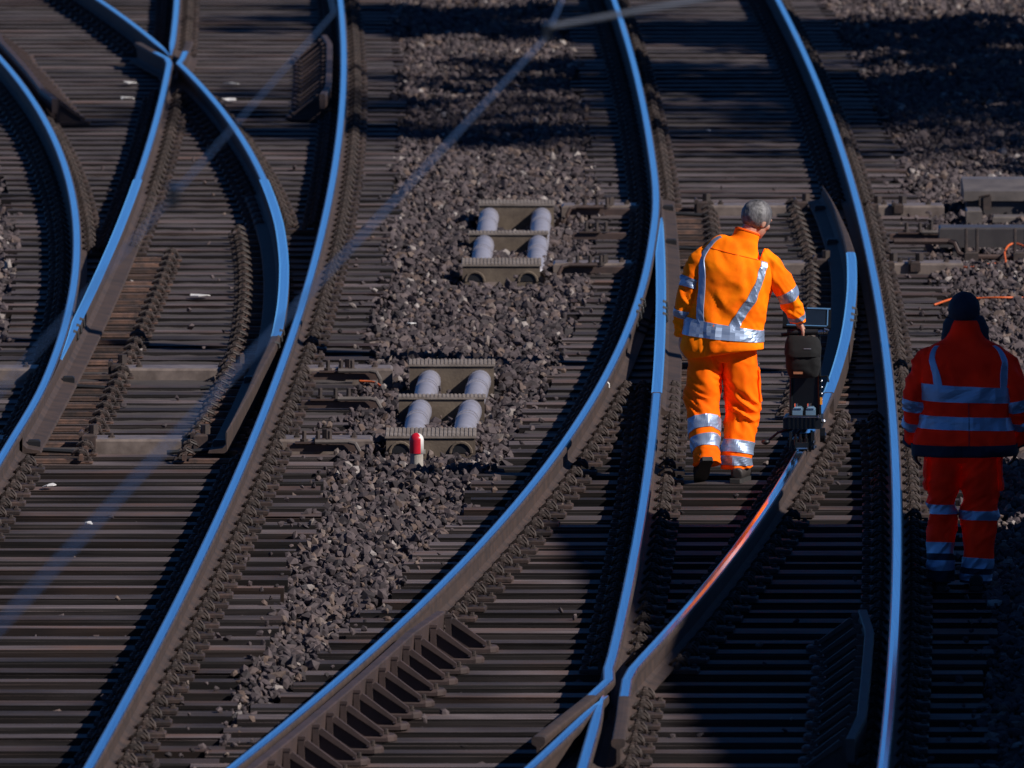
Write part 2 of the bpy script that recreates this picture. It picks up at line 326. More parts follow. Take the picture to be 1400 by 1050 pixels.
def slide_mesh(sx):
    mb = MB(); q = sorted((sx * .0, sx * .43)); mb.box(q[0], q[1], -.05, .05, .001, .010, 0, c=.003)
    q = sorted((sx * .05, sx * .33)); mb.box(q[0], q[1], -.04, .04, .010, .027, 0, c=.004)
    q = sorted((sx * .345, sx * .37)); mb.box(q[0], q[1], -.08, .08, .020, .062, 0, c=.006)
    for s in (-1, 1):
        mb.tube([(sx * .30, s * .02, .058), (sx * .31, s * .055, .07), (sx * .345, s * .066, .088), (sx * .385, s * .055, .074), (sx * .40, s * .03, .046), (sx * .37, s * .014, .066)], .0085, 5, 1)
    mb.lathe([(.024, .060), (.024, .069), (.015, .070), (.014, .098)], 6, (sx * .358, 0, 0), 1)
    mb.lathe([(.02, .020), (.02, .03), (.012, .031), (.012, .042)], 6, (sx * .41, -.04, 0), 1)
    return mb.data('slide_plate', [M['rustred'], M['clip']])
SLR, SLL = slide_mesh(1), slide_mesh(-1)

def slope(f, y): return -math.atan(f(y + .3) / .6 - f(y - .3) / .6)
def halfwidth(y): return .0317 * y + .35
def put(me, name, x, y, z, parent, rz=0): 
    o = link(name, me, parent); o.location = (x, y, z); o.rotation_euler.z = rz; return o

def make_switch(label, Lf, Rf, loL, hiR, tro, phase):
    root = empty('railway_switch', (0, 0, 0), label, 'railway switch', 'two railway switches side by side')
    rows = []
    y = Y0 + phase; k = 0
    while y < Y1:
        if all(abs(y - t) > .33 for t in tro):
            g = k // 3
            a = Lf(y) - loL + .05 * math.sin(g * 2.3); b = Rf(y) + hiR + .045 * math.sin(g * 1.7 + 1)
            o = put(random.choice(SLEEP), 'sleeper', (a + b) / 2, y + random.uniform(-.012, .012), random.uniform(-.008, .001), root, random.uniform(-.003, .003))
            o.scale = (b - a, random.uniform(.94, 1.06), 1); o.rotation_euler.x = random.uniform(-.03, .03); o.rotation_euler.y = random.uniform(-.0015, .0015)
        rows.append(y); y += .6; k += 1
    return root, rows
TRA = [108.35, 102.7]; TRB = [124.05, 118.0]
SA, rowsA = make_switch('railway switch with no worker on it, guard rails beside its crossing', A1, A4, .48, .50, TRA, .25)
SB, rowsB = make_switch('railway switch on which the worker in bright orange pushes the trolley', B1, B4, .49, .53, TRB, .05)

def fasten(root, rows, rails):
    """rails: (fn, y_from, y_to, mesh kind fn(y))"""
    items = []
    for fn, a, b, kind in rails:
        for y in rows:
            if a <= y <= b and abs(fn(y)) < halfwidth(y):
                for nm, me, dx in kind(y): items.append((y, nm, me, fn(y) + dx, slope(fn, y)))
    return items
def place(root, items):
    for nm in ('fastening', 'slide_plate'):
        it = sorted([i for i in items if i[1] == nm], key=lambda i: i[0])
        for y, n, me, x, rz in it[:290]: put(me, nm, x, y, 0, root, rz)
        if len(it) > 290:
            vs = []; fs = []; ms = []; off = 0
            for y, n, me, x, rz in it[290:]:
                R = Matrix.Translation((x, y, 0)) @ Matrix.Rotation(rz, 4, 'Z')
                vs += [tuple(R @ v.co) for v in me.vertices]; fs += [tuple(i + off for i in p.vertices) for p in me.polygons]; ms += [p.material_index for p in me.polygons]; off += len(me.vertices)
            mb = MB(); mb.v, mb.f, mb.m = vs, fs, ms
            tag(mb.build('far_fastenings', [M['plate'], M['clip']], root), kind='stuff')
full = lambda y: [('fastening', FULL, 0)]
def stockL(blade_fn, a, b, stock):       # left stock rail: outside clip on the left, slide plate on the right while the blade is near
    def k(y):
        if a <= y <= b and blade_fn(y) - stock(y) < .30: return [('fastening', HL, 0), ('slide_plate', SLR, .05 + max(0, blade_fn(y) - stock(y)))]
        return full(y)
    return k
def stockR(blade_fn, a, b, stock):
    def k(y):
        if a <= y <= b and stock(y) - blade_fn(y) < .40: return [('fastening', HR, 0), ('slide_plate', SLL, -.05 - max(0, stock(y) - blade_fn(y) - .12))]
        return full(y)
    return k
def bladeside(stock, sgn, lim): 
    def k(y): return full(y) if abs(bladeside.f[sgn](y) - stock(y)) >= lim else []
    return k
bladeside.f = {}
def far_from(fn, stock, lim): return lambda y: full(y) if abs(fn(y) - stock(y)) >= lim else []
itA = fasten(SA, rowsA, [(A4, 79, 157, stockR(A3, 101, 125, A4)), (A1, 79, 157, stockL(A2, 101, 125, A1)), (A2, 101, 137.5, far_from(A2, A1, .30)), (A3, 101, 137.5, far_from(A3, A4, .40)),
                         (A2, 143.5, 157, full), (A3, 143.5, 157, full)])
itB = fasten(SB, rowsB, [(B4, 79, 157, stockR(B3, 104, 124.6, B4)), (B1, 79, 157, stockL(B2, 104, 124.6, B1)), (B2, 87.5, 124.6, far_from(B2, B1, .30)), (B3, 87.5, 124.6, far_from(B3, B4, .40)),
                         (lambda y: B4(y) - 1.36, 80, 86.5, lambda y: [('fastening', HR, -.06)]), (B2, 76, 82.5, full), (B3, 76, 81.5, full)])
place(SA, itA); place(SB, itB)

# running rails, blades, crossings
rail(A4, Y0, Y1, SA); rail(A1, Y0, Y1, SA)
rail(A2, 124.8, 138.6, SA); blade(A2, A1, 101.6, 124.8, 101.6, 1, SA)
rail(A3, 124.8, 138.6, SA); blade(A3, A4, 101.6, 124.8, 101.6, -1, SA, closed=False)
rail(B4, Y0, Y1, SB); rail(B1, Y0, Y1, SB)
rail(B2, 87.0, 104.5, SB); blade(B2, B1, 104.5, 124.3, 124.3, 1, SB)
rail(B3, 87.0, 104.5, SB); blade(B3, B4, 104.5, 124.3, 124.3, -1, SB, closed=False)
# wing rails
rail_pts([(A2(138.6), 138.6, RZ), (A2(139.6), 139.6, RZ), (A2(140.0) - .03, 140.3, RZ), (-3.12, 141.2, RZ), (-3.30, 142.6, RZ)], SA, 'wing_rail', lambda y: y < 140.9)
rail_pts([(A3(138.6), 138.6, RZ), (A3(139.6), 139.6, RZ), (A3(140.0) + .05, 140.3, RZ), (-2.855, 141.3, RZ), (-2.85, 142.8, RZ)], SA, 'wing_rail', lambda y: y < 140.6)
rail_pts([(.135, 82.7, RZ), (.275, 83.75, RZ), (.42, 84.85, RZ), (.515, 85.7, RZ), (B2(86.3) - .005, 86.3, RZ), (B2(87), 87.0, RZ)], SB, 'wing_rail', lambda y: y > 84.5)
rail_pts([(.545, 82.6, RZ), (.572, 83.7, RZ), (.592, 84.8, RZ), (.612, 85.7, RZ), (B3(86.3) + .005, 86.3, RZ), (B3(87), 87.0, RZ)], SB, 'wing_rail', lambda y: y > 84.7)
def nose(f1, f2, apex, d, root):
    """crossing vee: two tapering legs that meet at the apex; d = +1 legs run away from the camera"""
    for f, side in ((f1, -1), (f2, 1)):
        pts = [apex + d * t for t in (0, .25, .6, 1.0, 1.6, 2.4, 3.4, 5)] + [apex + d * t for t in range(7, 18, 2)]
        if d < 0: pts = pts[::-1]
        def prof(i, y, f=f):
            k = min(1, abs(y - apex) / 1.3 * .75 + .25); drop = -.012 * max(0, 1 - abs(y - apex) / .7)
            return [(px * (k if pz > .03 else 1), pz + (drop if pz > .1 else 0)) for px, pz in PROF]
        rail_pts([(f(y), y, RZ + (.001 if side > 0 else 0)) for y in pts if Y0 < y < Y1], root, 'crossing_nose', None, prof)
nose(A3, A2, 140.9, 1, SA); nose(B3, B2, 84.95, -1, SB)

# guard rails with their ribbed brackets
def bracket_mesh(sx):
    mb = MB()
    def q(a, b): return sorted((sx * a, sx * b))
    mb.box(*q(-.02, .36), -.085, .085, .001, .026, 0, c=.006)
    mb.prism([(sx * .02, .172), (sx * .05, .192), (sx * .335, .058), (sx * .335, .036)], -.078, -.046)          # sloping flange
    mb.prism([(sx * .0, .026), (sx * .30, .026), (sx * .31, .052), (sx * .05, .172), (sx * .0, .172)], -.058, -.030)   # web under the flange
    mb.prism([(sx * .0, .026), (sx * .26, .026), (sx * .16, .050), (sx * .08, .10), (sx * .04, .150), (sx * .0, .160)], .045, .070)
    mb.box(*q(.002, .034), -.085, -.055, .026, .212, 0, c=.004); mb.box(*q(-.03, .04), -.088, -.070, .196, .216, 0, c=.004)
    mb.lathe([(.085, .002), (.085, .024), (.07, .034)], 10, (sx * .345, 0, 0))
    mb.lathe([(.026, .034), (.026, .042), (.017, .043), (.016, .062)], 6, (sx * .345, 0, 0), 1)
    mb.lathe([(.018, .06), (.018, .08)], 6, (sx * .07, -.03, .03), 1)
    mb.v = [(x * .68, y, z) if abs(x) > .05 else (x, y, z) for x, y, z in mb.v]      # stubby: the foot ends a hand's width from the rail
    return mb.data('bracket', [M['guard'], M['clip']])
BRR, BRL = bracket_mesh(1), bracket_mesh(-1)
def guard(fn, off, a, b, sx, root, rows):
    ys = np.linspace(a, b, int((b - a) / .3) + 1)
    def fl(y): e = min(y - a, b - y); return .045 * max(0, 1 - e / 1.2)
    pr = [(-.022, .085), (-.026, .19), (-.022, .205), (.022, .205), (.026, .198), (.018, .085)]
    if sx < 0: pr = [(-x, z) for x, z in pr][::-1]
    go = sweep([(fn(y) + sx * (off + fl(y)), y, .022) for y in ys], lambda i, y: pr, set()).build('guard_rail', M['guard'], root)
    for y in rows:
        if a - .05 < y < b + .05: put(BRR if sx > 0 else BRL, 'bracket', fn(y) + sx * (off + fl(y) + .025), y, 0, go, slope(fn, y))
guard(B1, .135, 79.5, 89.2, 1, SB, rowsB); guard(B4, .135, 82.3, 89.3, -1, SB, rowsB)
guard(A1, .125, 134.2, 143.5, 1, SA, rowsA); guard(A4, .125, 134.8, 143.2, -1, SA, rowsA)

# hollow steel sleepers of the point locks, drive rods, hooked heater pipes
def trough(root, x0, x1, y, top=.058):
    mb = MB(); mb.box(x0, x1, y - .17, y + .17, -.12, top, 0, c=.014)
    o = mb.build('trough_sleeper', M['trough'], root)
    for xx in (x0 + .12, x1 - .12):
        b = MB(); b.lathe([(.022, 0), (.022, .012), (.012, .013), (.012, .03)], 6, (xx, y - .02, top)); b.build('bolt', M['clip'], o)
    return o
def lockbox(root, x, y, s=1.0):
    s *= .8
    mb = MB(); mb.box(x - .055 * s, x + .055 * s, y - .21, y - .10, .0, .115 * s, 0, c=.012)
    mb.box(x - .08 * s, x - .045 * s, y - .20, y - .02, .0, .14 * s, 0, c=.01); mb.lathe([(.03, 0), (.03, .06)], 8, (x + .03, y - .12, .11 * s), 1)
    mb.build('lock_clamp', [M['plate'], M['clip']], root)
def hookrod(root, x0, x1, y, hook, z=.035):
    mb = MB(); mb.box(x0, x1, y - .03, y + .03, z - .028, z + .022, 0, c=.006); mb.box(x0 + .12 * (x1 - x0), x0 + .52 * (x1 - x0), y - .05, y + .01, z + .022, z + .034, 0)
    o = mb.build('drive_rod', M['rod'], root)
    for f in (.25, .45, .62):
        xx = x0 + f * (x1 - x0); b = MB(); b.lathe([(.026, 0), (.026, .02), (.014, .022), (.014, .07), (.008, .074)], 8, (xx, y - .015, z + .03)); b.build('bolt', M['clip'], o)
    if hook:
        xe = x1 if hook > 0 else x0; h = MB()
        h.tube([(xe - hook * .26, y - .06, z + .035), (xe - hook * .05, y - .06, z + .035), (xe - hook * .005, y - .07, z + .025), (xe + hook * .02, y - .08, z - .02), (xe + hook * .022, y - .08, z - .13)], .015, 8)
        h.build('heater_pipe', M['machine'] if hook > 0 else M['rod'], root)
for y in TRA:
    trough(SA, A1(y) + .42, A3(y) - .22, y); trough(SA, A4(y) + .10, A4(y) + .70, y); trough(SA, A1(y) - .85, A1(y) - .10, y)
    lockbox(SA, A1(y) + .40, y); lockbox(SA, A3(y) - .24, y)
    hookrod(SA, A4(y) + .16, A4(y) + .60, y - .45, 1)
    lockbox(SA, A4(y) + .38, y - .02, .7)
hookrod(SA, A4(105.6) + .16, A4(105.6) + .66, 105.6, 1)
for y in TRB:
    trough(SB, B1(y) - .72, B1(y) - .10, y); trough(SB, B1(y) + .38, B3(y) - .18, y); trough(SB, B4(y) + .12, B4(y) + .70, y)
    lockbox(SB, B3(y) - .20, y); lockbox(SB, B1(y) + .36, y); lockbox(SB, B4(y) + .35, y, .8); lockbox(SB, B4(y) + .16, y, .8)
    hookrod(SB, B1(y) - .66, B1(y) - .20, y - .45, -1); lockbox(SB, B1(y) - .38, y - .02, .7)
hookrod(SB, B1(121) - .62, B1(121) - .22, 121.0, 0)
hookrod(SB, B4(120.9) + .22, B4(120.9) + .72, 120.9, 1)
# tie bars between the blades
for root, f1, f2, ys in ((SA, A2, A3, (106.9, 101.9)), (SB, B2, B3, (119.6, 123.2))):
    for y in ys:
        mb = MB(); mb.tube([(f1(y) + .10, y, .045), (f1(y) + .42, y - .02, .03)], .016, 6); mb.box(f1(y) + .05, f1(y) + .13, y - .04, y + .04, .04, .11, 0, c=.01); mb.build('lock_rod', M['black'], root)
        mb = MB(); mb.tube([(f2(y) - .10, y, .045), (f2(y) - .42, y - .02, .03)], .016, 6); mb.box(f2(y) - .13, f2(y) - .05, y - .04, y + .04, .04, .11, 0, c=.01); mb.build('lock_rod', M['black'], root)
# rail joint straps: black clamps round the rail near the point heaters
def strap(root, fn, y, sx):
    for d in (0, .55, 1.1):
        mb = MB(); x = fn(y + d)
        mb.tube([(x + sx * .012, y + d, RZ + .176), (x + sx * .040, y + d, RZ + .166), (x + sx * .044, y + d, RZ + .125), (x + sx * .018, y + d, RZ + .10), (x + sx * .022, y + d, RZ + .045), (x + sx * .085, y + d, RZ + .02)], .012, 6)
        mb.build('joint_strap', M['black'], root)
strap(SB, B1, 111.4, 1); strap(SB, B2, 111.2, 1); strap(SB, B3, 110.6, 1); strap(SA, A2, 109.6, 1); strap(SA, A3, 108.6, 1)
mb = MB(); x = B1(105.4); mb.tube([(x + .03, 105.4, RZ + .165), (x + .041, 105.4, RZ + .155), (x + .041, 105.4, RZ + .13)], .006, 5); mb.build('paint_mark', M['white'], SB)

# packed dirt and fines filling the cribs between the sleepers, nearly flush where the bed is fouled
def crib_fill(Lf, Rf, lo, hi, label):
    ys_ = np.arange(77, 157.5, .11); nxx = 26; vs = []
    for y in ys_:
        a, b = Lf(y) - lo, Rf(y) + hi; lev = float(np.interp(y, [77, 101.5, 104.5, 160], [-.060, -.056, -.020, -.014]))
        for i in range(nxx): vs.append((a + (b - a) * i / (nxx - 1), y, lev + random.uniform(-.006, .004)))
    fs = [(i * nxx + j, i * nxx + j + 1, (i + 1) * nxx + j + 1, (i + 1) * nxx + j) for i in range(len(ys_) - 1) for j in range(nxx - 1)]
    o = MB().add(vs, fs).build('packed_ballast', M['fill']); o.data.shade_smooth(); tag(o, label, 'ballast', kind='structure')
crib_fill(A1, A4, .44, .44, 'packed dark dirt between the sleepers of the empty switch'); crib_fill(B1, B4, .44, .46, 'packed dark dirt between the sleepers under the orange worker')

# ------------------------------------------------------------------ ballast stones
ICO = None
def ico():
    t = (1 + 5 ** .5) / 2
    v = np.array([(-1, t, 0), (1, t, 0), (-1, -t, 0), (1, -t, 0), (0, -1, t), (0, 1, t), (0, -1, -t), (0, 1, -t), (t, 0, -1), (t, 0, 1), (-t, 0, -1), (-t, 0, 1)], float)
    v /= np.linalg.norm(v[0])
    f = np.array([(0, 11, 5), (0, 5, 1), (0, 1, 7), (0, 7, 10), (0, 10, 11), (1, 5, 9), (5, 11, 4), (11, 10, 2), (10, 7, 6), (7, 1, 8), (3, 9, 4), (3, 4, 2), (3, 2, 6), (3, 6, 8), (3, 8, 9), (4, 9, 5), (2, 4, 11), (6, 2, 10), (8, 6, 7), (9, 8, 1)])
    return v, f
def stones(name, xyz, size, label):
    n = len(xyz); v, f = ico()
    V = np.repeat(v[None], n, 0) * (1 + RNG.uniform(-.30, .30, (n, 12, 1))) + RNG.uniform(-.16, .16, (n, 12, 3))
    # planar cuts give broken faces
    for _ in range(3):
        nn = RNG.normal(size=(n, 1, 3)); nn /= np.linalg.norm(nn, axis=2, keepdims=True); d = (V * nn).sum(2, keepdims=True); lim = RNG.uniform(.45, .8, (n, 1, 1))
        V = V - nn * np.maximum(0, d - lim)
    V *= (np.stack([RNG.uniform(.85, 1.35, n), RNG.uniform(.7, 1.1, n), RNG.uniform(.5, .9, n)], 1) * size[:, None])[:, None, :]
    q = RNG.normal(size=(n, 4)); q /= np.linalg.norm(q, axis=1, keepdims=True); w_, x, y, z = q.T
    R = np.stack([np.stack([1 - 2 * (y * y + z * z), 2 * (x * y - z * w_), 2 * (x * z + y * w_)], 1), np.stack([2 * (x * y + z * w_), 1 - 2 * (x * x + z * z), 2 * (y * z - x * w_)], 1), np.stack([2 * (x * z - y * w_), 2 * (y * z + x * w_), 1 - 2 * (x * x + y * y)], 1)], 1)
    V = np.einsum('nij,nkj->nki', R, V) + xyz[:, None, :]
    F = (f[None] + (np.arange(n) * 12)[:, None, None]).reshape(-1, 3)
    me = bpy.data.meshes.new(name); me.vertices.add(n * 12); me.loops.add(len(F) * 3); me.polygons.add(len(F))
    me.vertices.foreach_set('co', V.reshape(-1).astype(np.float32)); me.loops.foreach_set('vertex_index', F.reshape(-1).astype(np.int32))
    me.polygons.foreach_set('loop_start', (np.arange(len(F)) * 3).astype(np.int32))
    me.polygons.foreach_set('use_smooth', np.zeros(len(F), bool))
    a = me.attributes.new('tone', 'FLOAT', 'POINT'); a.data.foreach_set('value', np.repeat(RNG.uniform(0, 1, n) ** 1.0, 12).astype(np.float32))
    me.materials.append(M['stone']); me.update(calc_edges=True); me.validate()
    o = link(name, me); tag(o, label, 'ballast', kind='stuff'); return o
vA4 = np.vectorize(A4); vA1 = np.vectorize(A1); vB1 = np.vectorize(B1); vB4 = np.vectorize(B4)
def scatter(pitch, ya, yb, keep):
    xs_ = np.arange(-6.5, 6.5, pitch); ys_ = np.arange(ya, yb, pitch); X, Y = np.meshgrid(xs_, ys_); X = X.ravel() + RNG.uniform(-.5, .5, X.size) * pitch; Y = Y.ravel() + RNG.uniform(-.5, .5, Y.size) * pitch
    k = np.abs(X) < .0317 * Y + .7; X, Y = X[k], Y[k]; k = keep(X, Y); return X[k], Y[k]
gy = np.linspace(70, 165, 400); gA4 = vA4(gy); gA1 = vA1(gy); gB1 = vB1(gy); gB4 = vB4(gy)
def edges(Y): return (np.interp(Y, gy, g_) for g_ in (gA1, gA4, gB1, gB4))
def open_bed(X, Y):
    a1, a4, b1, b4 = edges(Y); j = .05 * np.sin(Y * 9.1) + RNG.normal(0, .025, X.size)
    return ((X > a4 + .48 + j) & (X < b1 - .46 + j)) | (X > b4 + .52 + j) | (X < a1 - .47 + j)
DUCTS = [(-.84, -.20, 102.6, 103.25), (-.78, -.15, 105.5, 105.85), (-.72, -.08, 107.7, 108.2), (-.40, .24, 117.3, 117.95), (-.36, .30, 120.55, 120.9), (-.29, .36, 123.25, 123.75)]
def bed_free(X, Y):
    k = open_bed(X, Y)
    for x0, x1, y0, y1 in DUCTS: k &= ~((X > x0) & (X < x1) & (Y > y0 - .04) & (Y < y1))
    return k
X, Y = scatter(.048, 79, 156, bed_free)
duct = lambda X, Y: np.zeros(X.size, bool)
und = .022 * np.sin(X * 2.1 + Y * .7) + .015 * np.sin(X * 5.3 - Y * 1.9)
a1_, a4_, b1_, b4_ = edges(Y)
Z = -.045 + und + RNG.uniform(-.045, .028, X.size)
for x0, x1, y0, y1 in DUCTS:      # the bed dips in front of the duct chambers
    Z -= .045 * ((X > x0 - .05) & (X < x1 + .05)) * np.clip(1 - np.abs(y0 - .25 - Y) / .6, 0, 1)
stones('ballast', np.stack([X, Y, Z], 1), (.015 + .033 * RNG.uniform(0, 1, X.size) ** 1.3), 'angular brown grey track ballast between and beside the sleepers')
def cribs(X, Y): return (Y < 104.5) & ~open_bed(X, Y) & (RNG.uniform(0, 1, X.size) < .20)
X2, Y2 = scatter(.075, 79, 156, cribs)
stones('crib_ballast', np.stack([X2, Y2, RNG.uniform(-.085, -.055, X2.size)], 1), RNG.uniform(.022, .036, X2.size), 'loose stones lying low between the sleepers inside the tracks')
def onsl(X, Y):
    a1, a4, b1, b4 = edges(Y); d = np.minimum(np.abs(X - a4 - .5), np.abs(X - b1 + .49)); d = np.minimum(d, np.abs(X - b4 - .53))
    return RNG.uniform(0, 1, X.size) < .10 * np.exp(-d / .13) + .0035
X3, Y3 = scatter(.07, 79, 130, onsl)
stones('stray_ballast', np.stack([X3, Y3, np.full(X3.size, .010)], 1), RNG.uniform(.012, .028, X3.size), 'stray stones scattered on the sleeper tops')

# ------------------------------------------------------------------ cable ducts, marker post, point machine, cables
def cable_duct(label, base, xs3, ys3, zs3, deps, pipes):
    root = empty('cable_duct', (base[0], base[1], -.08), label, 'cable duct', 'cable ducts lying in the ballast')
    bx, by = base
    for i in range(3):
        x0, x1 = xs3[i]; y, z, d = ys3[i], zs3[i], deps[i]; rot = .012
        mb = MB(); mb.box(x0 - bx, x1 - bx, y - by, y - by + d, -.10, z - .012 + .08, 0, c=.004)
        ch = mb.build('chamber', M['concrete'], root)
        lb = MB(); lb.box(x0 - bx - .008, x1 - bx + .008, y - by - .01, y - by + d + .01, z - .0125 + .08, z + .08, 0)
        n = 22; wd = (x1 - x0 + .016) / n
        for k in range(n):
            xx = x0 - bx - .008 + wd * k; lb.box(xx + wd * .18, xx + wd * .72, y - by - .0085, y - by + d + .0085, z + .08, z + .0845, 0)
        lb.build('lid', M['lid'], root)
        if i == 0:
            for fx in (.16, .84):
                r = MB(); xx = x0 - bx + fx * (x1 - x0); a = [(.068 * math.cos(t), .068 * math.sin(t)) for t in np.linspace(0, PI, 9)]
                r.tube([(xx + p, y - by - .006, q + .045) for p, q in a], .010, 6); r.build('pipe_mouth', M['concrete'], ch)
                r = MB(); r.prism([(xx + p * .9, q * .9 + .045) for p, q in a], y - by - .004, y - by - .002); r.build('mouth_shade_disc', M['black'], ch)  # flat black half-disc painted in for the shade inside the mouth
    for (xb, xf) in pipes:
        for (ya, yb, za, zb, f0, f1) in ((ys3[2] + .02, ys3[1] + deps[1] - .05, .012, -.035, 0, .47), (ys3[1] + .01, ys3[0] + deps[0] - .05, -.004, -.045, .52, 1)):
            p0 = Vector((xb + (xf - xb) * f0 - bx, ya - by, za + .08)); p1 = Vector((xb + (xf - xb) * f1 - bx, yb - by, zb + .08))
            pts = [p0.lerp(p1, t) for t in np.linspace(0, 1, 9)]; pts = [p + Vector((0, 0, .012 * math.sin(PI * i / 8))) for i, p in enumerate(pts)]
            po = MB(); po.tube(pts, .074, 20); o = po.build('pipe', M['pvc'], root, smooth=True)
            for t in (.06, .34, .40):
                c = MB(); q = p0.lerp(p1, t); q2 = p0.lerp(p1, t + .025); h = Vector((0, 0, .012 * math.sin(PI * t))); c.tube([q + h, q2 + h], .0785, 20); c.build('collar', M['pvc'], o)
    return root
cable_duct('brown cable duct beside the red and white marker post', (-.5, 102.6), [(-.80, -.235), (-.74, -.18), (-.685, -.12)], [102.6, 105.54, 107.75], [.072, .080, .120], [.62, .24, .42], [(-.55, -.645), (-.215, -.325)])
cable_duct('brown cable duct farther along the ballast from the marker post', (-.1, 117.3), [(-.36, .205), (-.32, .265), (-.25, .32)], [117.3, 120.6, 123.3], [.088, .080, .110], [.62, .24, .42], [(-.175, -.24), (.225, .17)])

post = empty('marker_post', (-.60, 101.45, -.04), 'small red and white capsule shaped marker post standing in the ballast', 'marker post')
MB().lathe([(.040, -.06), (.042, .0), (.041, .10)], 20).build('base', M['postcon'], post, smooth=False)
dome = [(.045, .10), (.045, .185)] + [(.045 * math.cos(t), .185 + .045 * math.sin(t)) for t in np.linspace(.2, 1.5, 7)]
MB().lathe(dome, 24).build('cap', M['white'], post, smooth=True)
rb = MB(); n = 12; vs = []
prof = [(.0465, .102), (.0465, .185)] + [(.0465 * math.cos(t), .185 + .0465 * math.sin(t)) for t in np.linspace(.2, 1.45, 7)]
for r, z in prof:
    for j in range(n + 1):
        th = math.radians(-158 + 102 * j / n); vs.append((r * math.cos(th), r * math.sin(th), z))
rb.add(vs, [(i * (n + 1) + j, i * (n + 1) + j + 1, (i + 1) * (n + 1) + j + 1, (i + 1) * (n + 1) + j) for i in range(len(prof) - 1) for j in range(n)]); rb.build('red_panel', M['red'], post, smooth=True)
MB().box(.042, .056, -.012, .004, .10, .125).build('clip', M['postcon'], post)

pm = empty('point_machine', (3.47, 124.0, -.08), 'grey brown point machine with a chamfered cover at the track edge', 'point machine')
mb = MB(); L = 1.5
vs = [(0, 0, .165), (L, 0, .165), (0, 0, .24), (L, 0, .24), (0, .5, .30), (L, .5, .30), (0, .78, .30), (L, .78, .30), (0, .9, .165), (L, .9, .165)]
mb.add(vs, [(0, 1, 3, 2), (2, 3, 5, 4), (4, 5, 7, 6), (6, 7, 9, 8), (8, 9, 1, 0), (0, 2, 4, 6, 8), (1, 9, 7, 5, 3)]); mb.build('cover', M['machine'], pm)
MB().box(.02, L - .02, .03, .86, -.02, .160).build('case', M['machinedark'], pm)
for x in (.18, .56, .95, 1.3):
    c = MB(); c.box(x - .03, x + .03, -.03, .0, .10, .21, 0, c=.006); c.tube([(x - .06, -.02, .13), (x - .06, -.03, .20), (x + .02, -.03, .215)], .009, 5); c.build('latch', M['clip'], pm)
MB().box(.0, .12, -.7, -.3, .0, .14, 0, c=.01).build('bracket', M['machine'], pm)
MB().box(.2, 1.2, -.72, -.45, .05, .095, 0, c=.01).build('crank_bar', M['machine'], pm)
cv = empty('rod_cover', (3.17, 119.74, -.08), 'dark brown metal cover box over the drive rods beside the point machine', 'cover box')
MB().box(0, 1.2, 0, .35, .115, .262, 0, c=.012).build('cover', M['machinedark'], cv)
for x in (.1, .9): MB().box(x, x + .06, .02, .3, -.02, .114).build('support', M['machinedark'], cv)
MB().tube([(-.35, -.55, .20), (.05, -.55, .20), (.10, -.58, .19), (.13, -.6, .12), (.18, -.62, .09), (1.1, -.62, .09)], .022, 8).build('rod', M['rod'], cv)
for x in (.22, .58):
    c = MB(); c.box(x - .05, x + .05, -.68, -.56, .05, .13, 0, c=.01); c.lathe([(.012, 0), (.012, .20)], 6, (x - .04, -.62, .10)); c.lathe([(.012, 0), (.012, .20)], 6, (x + .04, -.62, .10)); c.build('clevis', M['clip'], cv)
def cable(pts, label):
    P_ = [Vector(p) for p in pts]; out = []
    for i in range(len(P_) - 1):
        a, b = P_[max(i - 1, 0)], P_[i]; c, d = P_[i + 1], P_[min(i + 2, len(P_) - 1)]
        for t in np.linspace(0, 1, 8, endpoint=False):
            out.append(.5 * ((2 * b) + (c - a) * t + (2 * a - 5 * b + 4 * c - d) * t * t + (3 * b - a - 3 * c + d) * t ** 3))
    out.append(P_[-1]); o = MB().tube(out, .008, 6).build('orange_cable', M['orangecable'], smooth=True); return tag(o, label, 'cable')
cable([(3.18, 118.5, .0), (3.35, 118.2, .0), (3.52, 118.5, .005), (3.62, 118.55, .0), (3.64, 119.2, .05), (3.72, 119.4, .09), (3.9, 119.1, .05), (4.3, 119.2, .0)], 'orange cable looping beside the point machine cover')
cable([(3.0, 114.6, .0), (3.15, 115.1, .005), (3.3, 115.2, .0), (3.5, 115.15, .01), (3.75, 115.25, .0), (4.2, 115.2, .0)], 'orange cable stretched straight across the ballast behind the worker in red')
cable([(-1.02, 107.55, .025), (-.92, 107.5, .02), (-.86, 107.3, .0)], 'short orange cable stub at the sleeper end of the switch')
